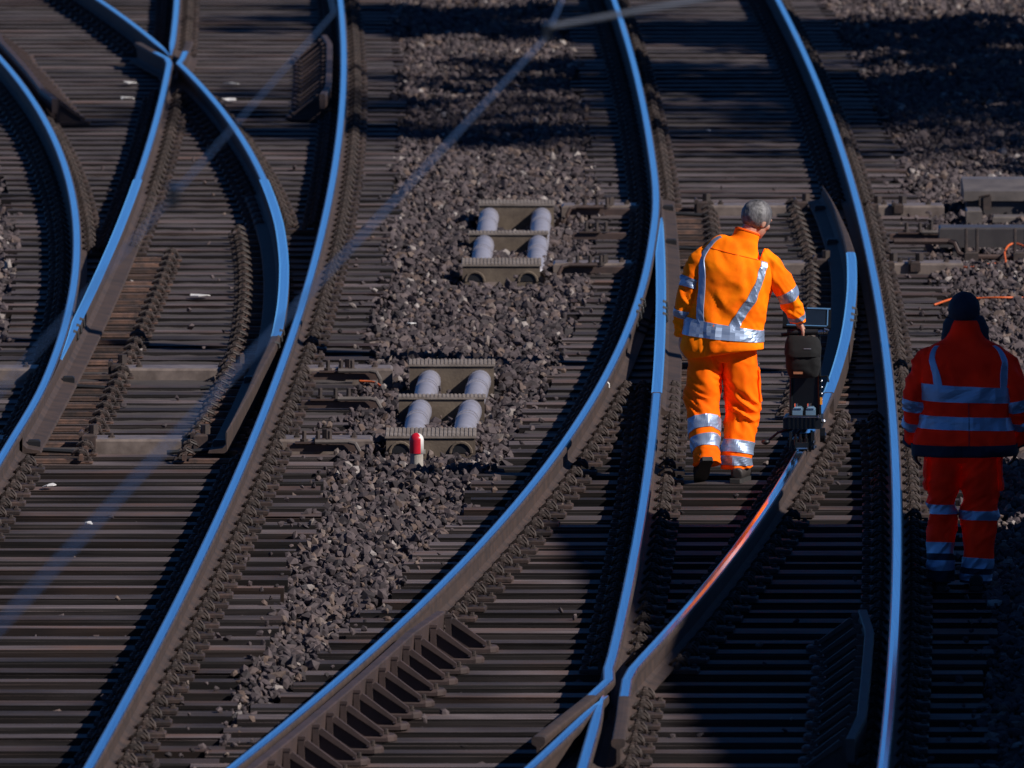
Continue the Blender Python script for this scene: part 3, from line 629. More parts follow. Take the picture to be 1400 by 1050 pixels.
# pale scraps of litter on the sleepers and ballast
rr = random.Random(3)
for (x, y, wd, lab) in ((-2.42, 139.6, .16, 'on the sleepers beyond the crossing'), (-2.40, 137.4, .15, 'on the sleeper beside the crossing'), (-3.30, 139.7, .12, 'on a sleeper level with the crossing nose'), (-3.28, 137.6, .14, 'on the sleeper at the flared wing rail'),
                        (-2.22, 115.2, .16, 'between the blades of the switch'), (-2.86, 99.6, .10, 'at the blade toe by the stock rail'), (-.70, 112.6, .09, 'on the ballast beyond the cable duct'), (-.72, 80.9, .05, 'by the guard rail'), (1.62, 133.3, .045, 'on the sleepers far beyond the orange worker'), (-2.55, 97.0, .05, 'on the sleepers near the wire')):
    n = 7; mb = MB(); vs = []
    for j in range(n):
        a = 2 * PI * j / n; vs.append((x + wd * .5 * math.cos(a) * rr.uniform(.7, 1.1), y + .07 * math.sin(a) * rr.uniform(.7, 1.1), .012 + rr.uniform(0, .02)))
    vs.append((x, y, .03)); vs += [(a, b, c - .006) for a, b, c in vs[:n]] 
    mb.add(vs, [(j, (j + 1) % n, n) for j in range(n)] + [(j, j + n + 1, (j + 1) % n + n + 1, (j + 1) % n) for j in range(n)] + [tuple(range(2 * n, n, -1))])
    tag(mb.build('litter_scrap', M['scrap']), 'pale scrap of litter ' + lab, 'litter', 'scraps of litter')

# ------------------------------------------------------------------ people
def vnoise(p, seed=0):
    p = np.asarray(p, float); i = np.floor(p).astype(np.int64); f = p - i; f = f * f * (3 - 2 * f)
    def h(a):
        n = (a[..., 0] * 374761393 + a[..., 1] * 668265263 + a[..., 2] * 2147483647 + seed * 974634777) & 0x7fffffff
        n = (n ^ (n >> 13)) * 1274126177 & 0x7fffffff; return ((n ^ (n >> 16)) & 0xffff) / 65535.
    r = 0
    for dx in (0, 1):
        for dy in (0, 1):
            for dz in (0, 1):
                w_ = (f[..., 0] if dx else 1 - f[..., 0]) * (f[..., 1] if dy else 1 - f[..., 1]) * (f[..., 2] if dz else 1 - f[..., 2])
                r = r + w_ * h(i + np.array([dx, dy, dz]))
    return r * 2 - 1
class Loft:
    """tube of elliptical rings: keys (centre, half-width, half-depth); disp(pos,u,t) pushes the cloth in and out"""
    def __init__(s, keys, ref=(1, 0, 0), e=2.0, disp=None):
        s.c = np.array([k[0] for k in keys], float); s.ab = np.array([k[1:3] for k in keys], float); s.n = len(keys); s.ref = np.array(ref, float); s.e = e; s.disp = disp
    def cr(s, A, t):
        x = np.clip(t, 0, 1) * (s.n - 1); i = np.minimum(x.astype(int), s.n - 2); f = (x - i)[..., None]
        g = lambda k: A[np.clip(k, 0, s.n - 1)]
        a, b, c, d = g(i - 1), g(i), g(i + 1), g(i + 2)
        return .5 * (2 * b + (c - a) * f + (2 * a - 5 * b + 4 * c - d) * f * f + (3 * b - a - 3 * c + d) * f ** 3)
    def ev(s, u, t, off=0.0):
        u = np.asarray(u, float); t = np.asarray(t, float); u, t = np.broadcast_arrays(u, t)
        c = s.cr(s.c, t); ab = np.maximum(s.cr(s.ab, t), .002); T = s.cr(s.c, np.minimum(t + .02, 1)) - s.cr(s.c, np.maximum(t - .02, 0)); T /= np.linalg.norm(T, axis=-1, keepdims=True) + 1e-9
        U = s.ref - (T * s.ref).sum(-1, keepdims=True) * T; U /= np.linalg.norm(U, axis=-1, keepdims=True); V = np.cross(T, U)
        a = 2 * PI * u; cs, sn = np.cos(a), np.sin(a); k = 2 / s.e
        px = np.sign(cs) * np.abs(cs) ** k; py = np.sign(sn) * np.abs(sn) ** k
        R = U * (ab[..., :1] * px[..., None]) + V * (ab[..., 1:] * py[..., None]); nrm = R / (np.linalg.norm(R, axis=-1, keepdims=True) + 1e-9)
        d = off
        if s.disp is not None: d = d + s.disp(c + R, u, t)
        return c + R + nrm * (np.asarray(d)[..., None] if np.ndim(d) else d)
    def mesh(s, nu=48, nt=60, mb=None, cap=True, mi=0, t0=0., t1=1.):
        mb = mb or MB(); u = np.arange(nu) / nu; t = np.linspace(t0, t1, nt); P_ = s.ev(u[None, :], t[:, None]).reshape(-1, 3)
        fs = [(i * nu + j, i * nu + (j + 1) % nu, (i + 1) * nu + (j + 1) % nu, (i + 1) * nu + j) for i in range(nt - 1) for j in range(nu)]
        if cap: fs += [tuple(range(nu - 1, -1, -1)), tuple((nt - 1) * nu + j for j in range(nu))]
        return mb.add(P_, fs, mi)
    def band(s, t0, t1, u0=0., u1=1., off=.004, nu=56, nt=6, tilt=0., mb=None):
        """closed strip of tape lying on the cloth, from t0 to t1 between u0 and u1"""
        mb = mb or MB(); u = np.linspace(u0, u1, nu); r = np.linspace(0, 1, nt)
        tt = t0 + (t1 - t0) * r[:, None] + tilt * np.cos(2 * PI * u[None, :])
        A = s.ev(u[None, :], tt, off).reshape(-1, 3); B = s.ev(u[None, :], tt, -.004).reshape(-1, 3); n = nt * nu
        fs = [(i * nu + j, i * nu + j + 1, (i + 1) * nu + j + 1, (i + 1) * nu + j) for i in range(nt - 1) for j in range(nu - 1)]
        fs += [(j, n + j, n + j + 1, j + 1) for j in range(nu - 1)] + [((nt - 1) * nu + j, (nt - 1) * nu + j + 1, n + (nt - 1) * nu + j + 1, n + (nt - 1) * nu + j) for j in range(nu - 1)]
        fs += [(i * nu, (i + 1) * nu, n + (i + 1) * nu, n + i * nu) for i in range(nt - 1)] + [(i * nu + nu - 1, n + i * nu + nu - 1, n + (i + 1) * nu + nu - 1, (i + 1) * nu + nu - 1) for i in range(nt - 1)]
        return mb.add(np.vstack([A, B]), fs)
    def ribbon(s, p0, p1, w_, off=.005, n=40, mb=None):
        """tape from (u,t) p0 to p1, w_ wide in u"""
        mb = mb or MB(); r = np.linspace(0, 1, n); u = p0[0] + (p1[0] - p0[0]) * r; t = p0[1] + (p1[1] - p0[1]) * r; k = np.linspace(-.5, .5, 5)
        A = s.ev(u[:, None] + k[None] * w_, t[:, None] + 0 * k[None], off).reshape(-1, 3); B = s.ev(u[:, None] + k[None] * w_, t[:, None] + 0 * k[None], -.004).reshape(-1, 3); m = n * 5
        fs = [(i * 5 + j, i * 5 + j + 1, (i + 1) * 5 + j + 1, (i + 1) * 5 + j) for i in range(n - 1) for j in range(4)]
        fs += [(i * 5, (i + 1) * 5, m + (i + 1) * 5, m + i * 5) for i in range(n - 1)] + [(i * 5 + 4, m + i * 5 + 4, m + (i + 1) * 5 + 4, (i + 1) * 5 + 4) for i in range(n - 1)]
        fs += [(j, m + j, m + j + 1, j + 1) for j in range(4)] + [((n - 1) * 5 + j, (n - 1) * 5 + j + 1, m + (n - 1) * 5 + j + 1, m + (n - 1) * 5 + j) for j in range(4)]
        return mb.add(np.vstack([A, B]), fs)
def remeshed(mb, vox):
    me = mb.data('tmp', []); o = bpy.data.objects.new('tmp', me); COL.objects.link(o)
    m = o.modifiers.new('r', 'REMESH'); m.mode = 'VOXEL'; m.voxel_size = vox
    k = o.modifiers.new('s', 'SMOOTH'); k.iterations = 4; k.factor = .5
    dg = bpy.context.evaluated_depsgraph_get(); out = bpy.data.meshes.new_from_object(o.evaluated_get(dg)); bpy.data.objects.remove(o); out.shade_smooth(); return out
def ball(mb, c, r, R=None, nu=20, nv=14):
    vs = []; R = R or Matrix.Identity(3)
    for i in range(nv + 1):
        th = PI * i / nv
        for j in range(nu): vs.append(Vector(c) + R @ Vector((r[0] * math.sin(th) * math.cos(2 * PI * j / nu), r[1] * math.sin(th) * math.sin(2 * PI * j / nu), r[2] * math.cos(th))))
    mb.add(vs, [(i * nu + j, i * nu + (j + 1) % nu, (i + 1) * nu + (j + 1) % nu, (i + 1) * nu + j) for i in range(nv) for j in range(nu)])
def head_into(mb, c, R):
    c = Vector(c); L = lambda x, y, z: c + R @ Vector((x, y, z))
    ball(mb, L(0, -.012, .025), (.074, .094, .088), R); ball(mb, L(0, .018, -.035), (.058, .074, .078), R); ball(mb, L(0, .055, -.085), (.028, .024, .022), R)
    ball(mb, L(0, .094, -.022), (.013, .020, .026), R); ball(mb, L(0, .087, .028), (.045, .012, .012), R); ball(mb, L(0, .084, -.058), (.024, .010, .010), R)
    for s in (-1, 1): ball(mb, L(s * .076, -.004, -.012), (.010, .020, .033), R); ball(mb, L(s * .045, .055, -.02), (.022, .022, .024), R)
def hand_into(mb, wrist, direc, palmn, curl, side):
    """palm and five unequal bent fingers; direc = wrist->knuckles, palmn = palm normal (the way fingers curl)"""
    d = Vector(direc).normalized(); n = Vector(palmn); n = (n - d * n.dot(d)).normalized(); a = d.cross(n).normalized() * side; w0 = Vector(wrist)
    for k in (-.024, -.008, .008, .024): mb.tube([w0 - d * .01, w0 + d * .03 + a * k * .8, w0 + d * .088 + a * k * 1.15], [.020, .017, .013], 8)
    for k, L in ((-.030, .066), (-.010, .080), (.010, .086), (.029, .076)):
        p = w0 + d * .085 + a * k; q = d.copy(); pts = [p]; 
        for f in (.46, .31, .23):
            ang = curl * (.8 if f == .46 else 1.1); q = (q * math.cos(ang) + n * math.sin(ang)).normalized(); nn = n - q * n.dot(q); p = p + q * L * f; pts.append(p)
        mb.tube(pts, [.0098, .0092, .0084, .0070], 8)
    p = w0 + d * .022 + a * .024; q = (d * .62 + a * .62 + n * .45).normalized(); q2 = (d * .85 + n * .5 + a * .15).normalized()
    mb.tube([p, p + q * .036, p + q * .036 + q2 * .028, p + q * .036 + q2 * .05], [.0125, .0115, .0102, .008], 8)
def boot(root, heel, toe, up, w_=.048, m='boot'):
    """boot from heel point to toe point (sole level), shaft rising to `up`"""
    h, t, u = Vector(heel), Vector(toe), Vector(up); d = (t - h).normalized(); n = Vector((0, 0, 1)) - d * d.z; n.normalize()
    mb = MB(); mb.tube([u + n * .02, u - n * .02, h * .75 + t * .25 + n * .085], [.050, .052, .054], 14); 
    mb.tube([h + n * .048 - d * .012, h * .7 + t * .3 + n * .062, h * .45 + t * .55 + n * .060, h * .15 + t * .85 + n * .045, t + n * .034], [.040, .050, .047, .046, .030], 14)
    me = remeshed(mb, .009); me.materials.append(M[m]); o = link('boot', me, root)
    s = MB(); a = n.cross(d).normalized(); vs = []
    prof = [(-.055, .030), (-.03, .040), (.06, .036), (.14, .045), (.20, .046), (.25, .036), (.285, .014)]; Ln = (t - h).length; k = (Ln + .05) / .30
    out = [(x * k, y) for x, y in prof] + [(x * k, -y) for x, y in prof[::-1]]
    for z in (-.004, .022): vs += [h + d * x + a * y + n * z for x, y in out]
    nn = len(out); s.add(vs, [tuple(range(nn)), tuple(range(2 * nn - 1, nn - 1, -1))] + [(j, j + nn, (j + 1) % nn + nn, (j + 1) % nn) for j in range(nn)]); s.build('sole', M['sole'], o)
def folds(amp, f=(9, 9, 5), seed=0, lean=.35):
    def d(p, u, t):
        q = p.copy(); q[..., 2] = q[..., 2] + lean * q[..., 0]; q = q + .05 * np.stack([vnoise(q * 6, seed + 11), vnoise(q * 6, seed + 12), vnoise(q * 6, seed + 13)], -1)
        n1 = 1 - np.abs(vnoise(q * np.array(f), seed)) * 1.7; n2 = 1 - np.abs(vnoise(q * np.array(f) * 2.3 + 7, seed + 3)) * 1.7; n3 = vnoise(q * 40, seed + 5)
        a = amp if not callable(amp) else amp(t)
        return a * (n1 + .5 * n2 - .4 + .12 * n3)
    return d

def make_person(name, loc, label, spec):
    root = empty(name, loc, label, 'person', 'railway workers walking along the tracks'); J = spec
    body = MB()
    head_into(body, J['head'], J['headR']); hc = Vector(J['head']); nb = Vector(J['neck'])
    body.tube([nb - Vector((0, 0, .06)), nb, hc + J['headR'] @ Vector((0, -.02, -.05))], [.075, .056, .052], 12)
    Loft(J['core'], e=2.2).mesh(20, 16, body)
    for k in ('armL', 'armR'):
        a = J[k]; body.tube([Vector(p) for p in a[:3]], [.048, .038, .027], 10); hand_into(body, a[2], a[3], a[4], a[5], a[6])
    for k in ('legL', 'legR'): body.tube([Vector(p) for p in J[k][:3]], [.07, .05, .035], 10)
    me = remeshed(body, .0062); me.materials.append(M['skin'])
    if J.get('gloves'):
        me.materials.append(M['boot']); me.polygons.foreach_set('material_index', [1 if p.center.z < .95 else 0 for p in me.polygons])
    link('body', me, root)
    hw = MB()
    for s in (-1, 1): ball(hw, hc + J['headR'] @ Vector((s * .030, .071, .006)), (.009, .009, .007), J['headR'], 10, 8)
    hw.build('eyes', M['white'], root, smooth=True)
    # jacket
    tor = Loft(J['torso'], e=2.55, disp=J['tfold'])
    jm = MB(); tor.mesh(120, 110, jm); sl = {}
    for k in ('armL', 'armR'):
        keys = J['sleeve' + k[-1]]; sl[k] = Loft(keys, e=2.1, disp=J['sfold'], ref=(1, 0, 0)); sl[k].mesh(56, 80, jm)
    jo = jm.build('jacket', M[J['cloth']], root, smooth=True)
    J['jtape'](tor, sl, jo)
    # trousers
    tm = MB(); lg = {}
    for k in ('legL', 'legR'):
        lg[k] = Loft(J['tr' + k[-1]], e=2.2, disp=J['lfold']); lg[k].mesh(60, 110, tm)
    Loft(J['hips'], e=2.4).mesh(40, 10, tm)
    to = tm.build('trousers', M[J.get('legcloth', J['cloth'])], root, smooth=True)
    J['ttape'](lg, to)
    for h, t, u in J['boots']: boot(root, h, t, u, m=J.get('bootm', 'boot'))
    return root, jo, to

# worker in bright orange, mid-stride, one hand on the trolley
hR = (Matrix.Rotation(math.radians(-48), 3, 'Z') @ Matrix.Rotation(math.radians(-20), 3, 'X') @ Matrix.Rotation(math.radians(6), 3, 'Y'))
def tape1(tor, sl, jo):
    tor.ribbon((.575, .70), (.655, .22), .042).build('reflective_tape', M['reflect'], jo); r = tor.ribbon((.895, .71), (.775, .22), .040); r.build('reflective_tape', M['reflect'], jo)
    tor.band(.170, .238, off=.006, tilt=-.010).build('reflective_tape', M['reflect'], jo)
    for k, ts in (('armL', ((.32, .40), (.575, .65))), ('armR', ((.45, .54), (.76, .84)))):
        for a, b in ts: sl[k].band(a, b).build('reflective_tape', M['reflect'], jo)
    tor.band(.93, .985, off=.004).build('collar', M['orangedeep'], jo)
    s = MB(); s.tube([tuple(p) for p in tor.ev(np.linspace(.56, .94, 30), np.full(30, .635), .0015)], .0022, 5); s.build('yoke_seam', M['orangedeep'], jo)
def tape1t(lg, to):
    for k, ts in (('legL', ((.53, .62), (.665, .765))), ('legR', ((.66, .75), (.79, .90)))):
        for a, b in ts: lg[k].band(a, b, off=.005).build('reflective_tape', M['reflect'], to)
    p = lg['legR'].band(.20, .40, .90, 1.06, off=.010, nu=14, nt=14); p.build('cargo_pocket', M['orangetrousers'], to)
P1 = dict(
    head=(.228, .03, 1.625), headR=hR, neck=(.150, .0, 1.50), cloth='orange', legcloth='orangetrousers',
    core=[((.02, 0, .80), .13, .09), ((.03, 0, 1.0), .13, .09), ((.08, .0, 1.25), .16, .09), ((.12, 0, 1.40), .15, .08), ((.145, 0, 1.48), .07, .06)],
    armL=[(-.11, 0, 1.40), (-.205, -.03, 1.13), (-.232, .04, .905), (-.05, .25, -1), (.9, .25, .1), .38, -1],
    armR=[(.31, .0, 1.38), (.425, .02, 1.15), (.487, .09, .985), (.30, .55, -.62), (-.2, .35, -1), .75, -1],
    sleeveL=[((-.045, 0, 1.385), .075, .085), ((-.115, .0, 1.355), .078, .085), ((-.170, -.01, 1.25), .070, .075), ((-.205, -.02, 1.13), .063, .068), ((-.222, .005, 1.02), .056, .06), ((-.232, .03, .93), .049, .052), ((-.233, .035, .905), .045, .048)],
    sleeveR=[((.245, 0, 1.375), .075, .085), ((.305, .0, 1.345), .080, .085), ((.365, .01, 1.25), .072, .075), ((.420, .02, 1.155), .064, .068), ((.455, .05, 1.08), .056, .06), ((.482, .08, 1.005), .047, .05), ((.486, .085, .985), .043, .046)],
    torso=[((.022, .0, .800), .210, .160), ((.020, .0, .822), .240, .192), ((.020, .0, .89), .240, .190), ((.030, .0, 1.0), .232, .165), ((.050, .0, 1.10), .234, .160), ((.075, .0, 1.20), .238, .158), ((.095, .0, 1.30), .240, .152),
           ((.105, .0, 1.38), .232, .135), ((.118, .0, 1.435), .188, .112), ((.142, .0, 1.475), .108, .092), ((.155, .004, 1.505), .084, .082), ((.168, .01, 1.545), .080, .080), ((.173, .012, 1.56), .076, .076)],
    tfold=folds(lambda t: .021 * np.clip((.78 - t) * 4, 0, 1) + .001, (6.5, 5, 2.8), 3, .8), sfold=folds(.015, (9, 8, 10), 5, .9), lfold=folds(lambda t: .014 + .010 * np.exp(-((t - .45) / .12) ** 2) + .010 * np.exp(-((t - .97) / .06) ** 2), (7, 6, 9), 8, .8),
    legL=[(-.085, 0, .80), (-.10, -.02, .46), (-.085, -.17, .17)], legR=[(.125, 0, .80), (.145, .06, .46), (.105, .0, .10)],
    trL=[((-.070, .0, .86), .105, .105), ((-.085, .0, .76), .106, .108), ((-.100, .0, .64), .105, .110), ((-.112, .01, .52), .100, .105), ((-.105, -.02, .40), .090, .098), ((-.095, -.08, .30), .085, .092), ((-.085, -.13, .21), .082, .088), ((-.080, -.16, .15), .076, .080), ((-.078, -.17, .12), .072, .076)],
    trR=[((.105, .0, .86), .105, .105), ((.120, .01, .76), .106, .108), ((.135, .03, .64), .105, .112), ((.142, .05, .52), .098, .105), ((.138, .05, .40), .095, .10), ((.125, .03, .28), .095, .10), ((.112, .01, .17), .096, .10), ((.106, .0, .11), .086, .092), ((.106, .0, .085), .080, .086)],
    hips=[((.02, 0, .90), .18, .105), ((.02, 0, .80), .185, .11), ((.02, .0, .745), .14, .09)],
    boots=[((-.088, -.245, .13), (-.125, -.02, .004), (-.080, -.16, .19)), ((.105, -.10, .004), (.165, .17, .004), (.108, -.01, .14))],
    jtape=tape1, ttape=tape1t)
w1, j1, t1 = make_person('person', (1.29, 100.12, 0.0), 'person in bright orange hi-vis jacket and trousers pushing the black trolley', P1)
# short grey hair: cap of hair over the crown and the back of the head
def hair(root, c, R, m, low=-.062, thick=.010, name='hair', front=.055):
    c = Vector(c); mb = MB(); nu, nv = 64, 40; idx = {}; vs = []; fs = []
    for i in range(nv + 1):
        th = PI * .78 * i / nv
        for j in range(nu):
            ph = 2 * PI * j / nu; d = Vector((math.sin(th) * math.cos(ph), math.sin(th) * math.sin(ph), math.cos(th)))
            p = Vector((d.x * .0765, d.y * .0965 - .012, d.z * .0905 + .025)); vs.append((p, d))
    co = np.array([v[0] for v in vs]); nz = vnoise(co * 60, 4) * .002 + vnoise(co * 190, 9) * .0018
    out = [c + R @ (p + d * (thick + nz[k])) for k, (p, d) in enumerate(vs)]; inn = [c + R @ (p - d * .004) for p, d in vs]
    ok = lambda k: (vs[k][0].z > low + .5 * max(0, vs[k][0].y + .02)) and (vs[k][0].y < front or vs[k][0].z > .075)
    N = len(vs)
    for i in range(nv):
        for j in range(nu):
            q = (i * nu + j, i * nu + (j + 1) % nu, (i + 1) * nu + (j + 1) % nu, (i + 1) * nu + j)
            if all(ok(k) for k in q): fs.append(q)
    mb.add(out + inn, fs + [tuple(k + N for k in q[::-1]) for q in fs]); o = mb.build(name, m, root); o.data.shade_smooth(); return o
hair(w1, P1['head'], hR, M['hair'])

# worker in red, seen from behind, in the shade
hR2 = Matrix.Rotation(math.radians(-3), 3, 'Z') @ Matrix.Rotation(math.radians(-14), 3, 'X')
def tape2(tor, sl, jo):
    tor.ribbon((.600, .69), (.672, .42), .036).build('reflective_tape', M['reflect'], jo); tor.ribbon((.905, .69), (.884, .42), .036).build('reflective_tape', M['reflect'], jo)
    tor.band(.365, .435, off=.006, tilt=-.008).build('reflective_tape', M['reflect'], jo); tor.band(.235, .30, off=.006, tilt=-.008).build('reflective_tape', M['reflect'], jo)
    tor.band(.0, .15, off=.011, nt=12, tilt=.0).build('navy_hem', M['navy'], jo)
    for k in ('armL', 'armR'): sl[k].band(.50, .58).build('reflective_tape', M['reflect'], jo); sl[k].band(.68, .75).build('reflective_tape', M['reflect'], jo); sl[k].band(.95, 1.0).build('cuff', M['navy'], jo)
    s = MB(); s.tube([tuple(p) for p in tor.ev(np.full(20, .755), np.linspace(.09, .40, 20), .001)], .0025, 5); s.build('back_seam', M['navy'], jo)
def tape2t(lg, to):
    for k, ts in (('legL', ((.40, .46), (.635, .705), (.75, .84))), ('legR', ((.44, .50), (.735, .81), (.87, .95)))):
        for a, b in ts: lg[k].band(a, b, off=.005).build('reflective_tape', M['reflect'], to)
        lg[k].band(.705 if k == 'legL' else .81, 1.0, off=.0035, nt=14).build('navy_panel', M['navy'], to)
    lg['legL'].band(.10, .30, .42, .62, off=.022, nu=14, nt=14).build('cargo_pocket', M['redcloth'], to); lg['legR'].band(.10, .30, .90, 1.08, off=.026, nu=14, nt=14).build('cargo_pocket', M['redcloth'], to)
P2 = dict(
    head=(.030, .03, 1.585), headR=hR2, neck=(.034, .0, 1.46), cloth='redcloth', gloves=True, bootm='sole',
    core=[((.03, 0, .80), .13, .09), ((.03, 0, 1.0), .14, .09), ((.03, .0, 1.25), .16, .09), ((.034, 0, 1.38), .15, .08), ((.034, 0, 1.45), .07, .06)],
    armL=[(-.17, 0, 1.34), (-.248, -.02, 1.07), (-.252, .10, .84), (.0, .25, -1), (.9, .2, .1), .45, -1],
    armR=[(.24, .0, 1.34), (.326, -.02, 1.07), (.333, .10, .85), (.0, .25, -1), (-.9, .2, .1), .45, 1],
    sleeveL=[((-.115, 0, 1.325), .070, .085), ((-.175, .0, 1.30), .082, .090), ((-.215, -.01, 1.21), .078, .09), ((-.245, -.02, 1.10), .072, .084), ((-.250, .01, 1.0), .068, .078), ((-.245, .06, .90), .064, .07), ((-.256, .09, .84), .054, .06)],
    sleeveR=[((.185, 0, 1.325), .070, .085), ((.245, .0, 1.30), .082, .090), ((.290, -.01, 1.21), .078, .09), ((.322, -.02, 1.10), .074, .084), ((.330, .01, 1.0), .070, .078), ((.325, .06, .90), .064, .07), ((.336, .09, .84), .054, .06)],
    torso=[((.034, .0, .775), .268, .19), ((.034, .0, .79), .282, .20), ((.034, .0, .86), .284, .20), ((.034, .0, .95), .268, .188), ((.034, .0, 1.05), .262, .180), ((.034, .0, 1.16), .262, .175), ((.036, .0, 1.27), .256, .165),
           ((.036, .0, 1.34), .250, .150), ((.036, .0, 1.40), .205, .125), ((.036, .0, 1.445), .125, .105), ((.036, .0, 1.485), .098, .098), ((.036, -.004, 1.53), .082, .098), ((.036, -.004, 1.555), .068, .094)],
    tfold=folds(lambda t: .016 * np.clip((.78 - t) * 4, 0, 1) + .001, (6, 5, 3.4), 13, -.4), sfold=folds(.016, (9, 9, 10), 15, .6), lfold=folds(lambda t: .014 + .006 * np.exp(-((t - .45) / .15) ** 2), (7, 6, 9), 18, -.7),
    legL=[(-.085, 0, .78), (-.09, .0, .44), (-.10, .0, .10)], legR=[(.12, 0, .78), (.118, .0, .44), (.10, .0, .09)],
    trL=[((-.055, .0, .84), .105, .125), ((-.075, .0, .74), .102, .12), ((-.090, .0, .62), .090, .11), ((-.093, .01, .52), .080, .10), ((-.095, .01, .40), .076, .095), ((-.097, .0, .28), .074, .09), ((-.099, -.01, .17), .073, .088), ((-.10, -.01, .10), .070, .085), ((-.10, -.01, .05), .068, .085)],
    trR=[((.095, .0, .84), .115, .125), ((.110, .0, .74), .112, .12), ((.118, .0, .62), .106, .112), ((.120, .01, .52), .100, .105), ((.119, .01, .40), .095, .10), ((.112, .0, .28), .090, .096), ((.105, -.01, .17), .086, .092), ((.10, -.01, .09), .082, .09), ((.098, -.01, .04), .078, .088)],
    hips=[((.025, 0, .90), .19, .13), ((.022, 0, .80), .19, .135), ((.02, .0, .735), .14, .11)],
    boots=[((-.10, -.07, .004), (-.115, .15, .004), (-.10, 0, .12)), ((.098, -.10, .004), (.110, .12, .004), (.098, -.02, .11))],
    jtape=tape2, ttape=tape2t)
w2, j2, t2 = make_person('person', (2.575, 92.95, 0.0), 'person in dirty red hi-vis jacket with navy hem, wearing a dark cap', P2)
cp = hair(w2, P2['head'], hR2, M['navy'], low=-.045, thick=.016, name='cap', front=.2)
hd = Loft([((.038, .04, 1.40), .130, .10), ((.038, .04, 1.45), .136, .10), ((.036, .04, 1.50), .134, .10), ((.035, .04, 1.545), .118, .10), ((.034, .04, 1.572), .100, .09), ((.034, .04, 1.56), .085, .08)], e=2.1, disp=folds(.006, (14, 14, 14), 21, .3))
hd.mesh(48, 30).build('hood_collar', M['navy'], w2, smooth=True)

# ------------------------------------------------------------------ rail testing trolley
tx, ty = 1.815, 100.24
tr = empty('rail_trolley', (tx, ty, RZ + .172), 'black single-rail testing trolley with bag, water canisters and screen', 'trolley', rz=slope(B3, ty))
def T(name, m, fn, parent=None, smooth=False): 
    mb = MB(); fn(mb); return mb.build(name, m if isinstance(m, list) else M[m], parent or tr, smooth=smooth)
base = T('base_frame', 'darkmetal', lambda b: (b.box(-.115, .11, -.10, .16, .135, .165, 0, c=.006), b.box(-.125, -.10, -.14, .20, .13, .20, 0, c=.006), b.box(.085, .112, -.14, .20, .13, .20, 0, c=.006), b.box(-.10, .09, -.145, -.115, .13, .215, 0, c=.006)))
for i in range(7): T('rib', 'blackgloss', lambda b: b.box(-.09 + i * .026, -.078 + i * .026, -.152, -.144, .14, .20), base)
T('edge_strip', 'brightmetal', lambda b: b.tube([(-.10, -.15, .205), (.10, -.15, .205)], .004, 6), base)
pr = T('probe_holder', 'darkmetal', lambda b: (b.box(-.075, .055, -.14, .10, .02, .062, 0, c=.008), b.box(-.085, -.070, -.15, -.05, .0, .11), b.box(.050, .068, -.15, -.05, .0, .11), b.box(-.05, .035, -.165, -.13, .004, .05, 0, c=.004)))
for x in (-.045, -.015, .02): T('probe', 'blackgloss', lambda b: b.lathe([(.013, 0), (.014, .04), (.008, .045), (.006, .07)], 10, (x, -.15, .03)), pr)
T('fitting', 'brightmetal', lambda b: (b.lathe([(.010, 0), (.010, .016)], 8, (.075, -.15, .012)), b.lathe([(.008, 0), (.008, .014)], 8, (.07, -.155, .045)), b.box(-.04, .03, -.1675, -.1655, .008, .016)), pr)
for y in (-.07, .12):
    T('wheel', 'blackgloss', lambda b: b.tube([(-.030, y, .042), (.030, y, .042)], .042, 18))
    T('flange', 'darkmetal', lambda b: b.tube([(.034, y, .042), (.048, y, .042)], .060, 20))
sw = T('side_wheel', 'blackgloss', lambda b: b.tube([(.105, -.10, .09), (.135, -.10, .09)], .045, 18)); T('hub', 'brightmetal', lambda b: b.tube([(.136, -.10, .09), (.142, -.10, .09)], .018, 10), sw)
T('knob', 'brightmetal', lambda b: (b.lathe([(.012, 0), (.016, .012), (.012, .024)], 10, (.125, -.12, .165)), b.lathe([(.009, 0), (.009, .02)], 8, (.10, -.15, .20))))
orr = T('outrigger', 'black', lambda b: b.tube([(-.10, -.05, .12), (-.16, -.06, .10), (-.215, -.08, .055)], .008, 6)); T('foot', 'black', lambda b: ball(b, (-.235, -.085, .045), (.028, .03, .018)), orr)
for x in (-.085, .095):
    T('post', 'blackgloss', lambda b: b.tube([(x, .05, .15), (x * .97, .06, .45), (x * .93, .07, .70)], .011, 10))
T('back_panel', 'blackgloss', lambda b: b.box(-.075, .085, .06, .09, .17, .46, 0, c=.006))
for x0, x1 in ((-.068, -.005), (.015, .072)):
    cn = T('water_canister', 'bluewater', lambda b: b.box(x0, x1, -.09, .02, .168, .262, 0, c=.014)); T('canister_cap', 'brightmetal', lambda b: (b.lathe([(.013, 0), (.013, .02)], 10, ((x0 + x1) / 2 - .01, -.05, .262)), b.box(x0 + .008, x1 - .008, -.094, -.089, .248, .256)), cn)
for z in (.33, .37, .41, .29): T('post_clip', 'brightmetal', lambda b: b.lathe([(.005, 0), (.008, .006), (.005, .012)], 8, (.108, .045, z)))
T('side_lever', 'darkmetal', lambda b: (b.tube([(.10, .05, .44), (.145, .04, .445), (.15, .03, .41)], .007, 6)))
T('warning_tag', 'yellow', lambda b: b.box(.098, .112, .038, .046, .268, .312))
def bagf(b):
    L_ = Loft([((-.005, -.005, .455), .085, .045), ((-.005, -.01, .475), .098, .06), ((-.005, -.015, .54), .108, .072), ((-.008, -.012, .60), .104, .068), ((-.006, -.005, .66), .100, .06), ((-.004, .0, .685), .090, .05)], e=3.0, disp=folds(.006, (16, 16, 12), 31, .3)); L_.mesh(48, 40, b)
bag = T('bag', 'bagcloth', bagf, smooth=True)
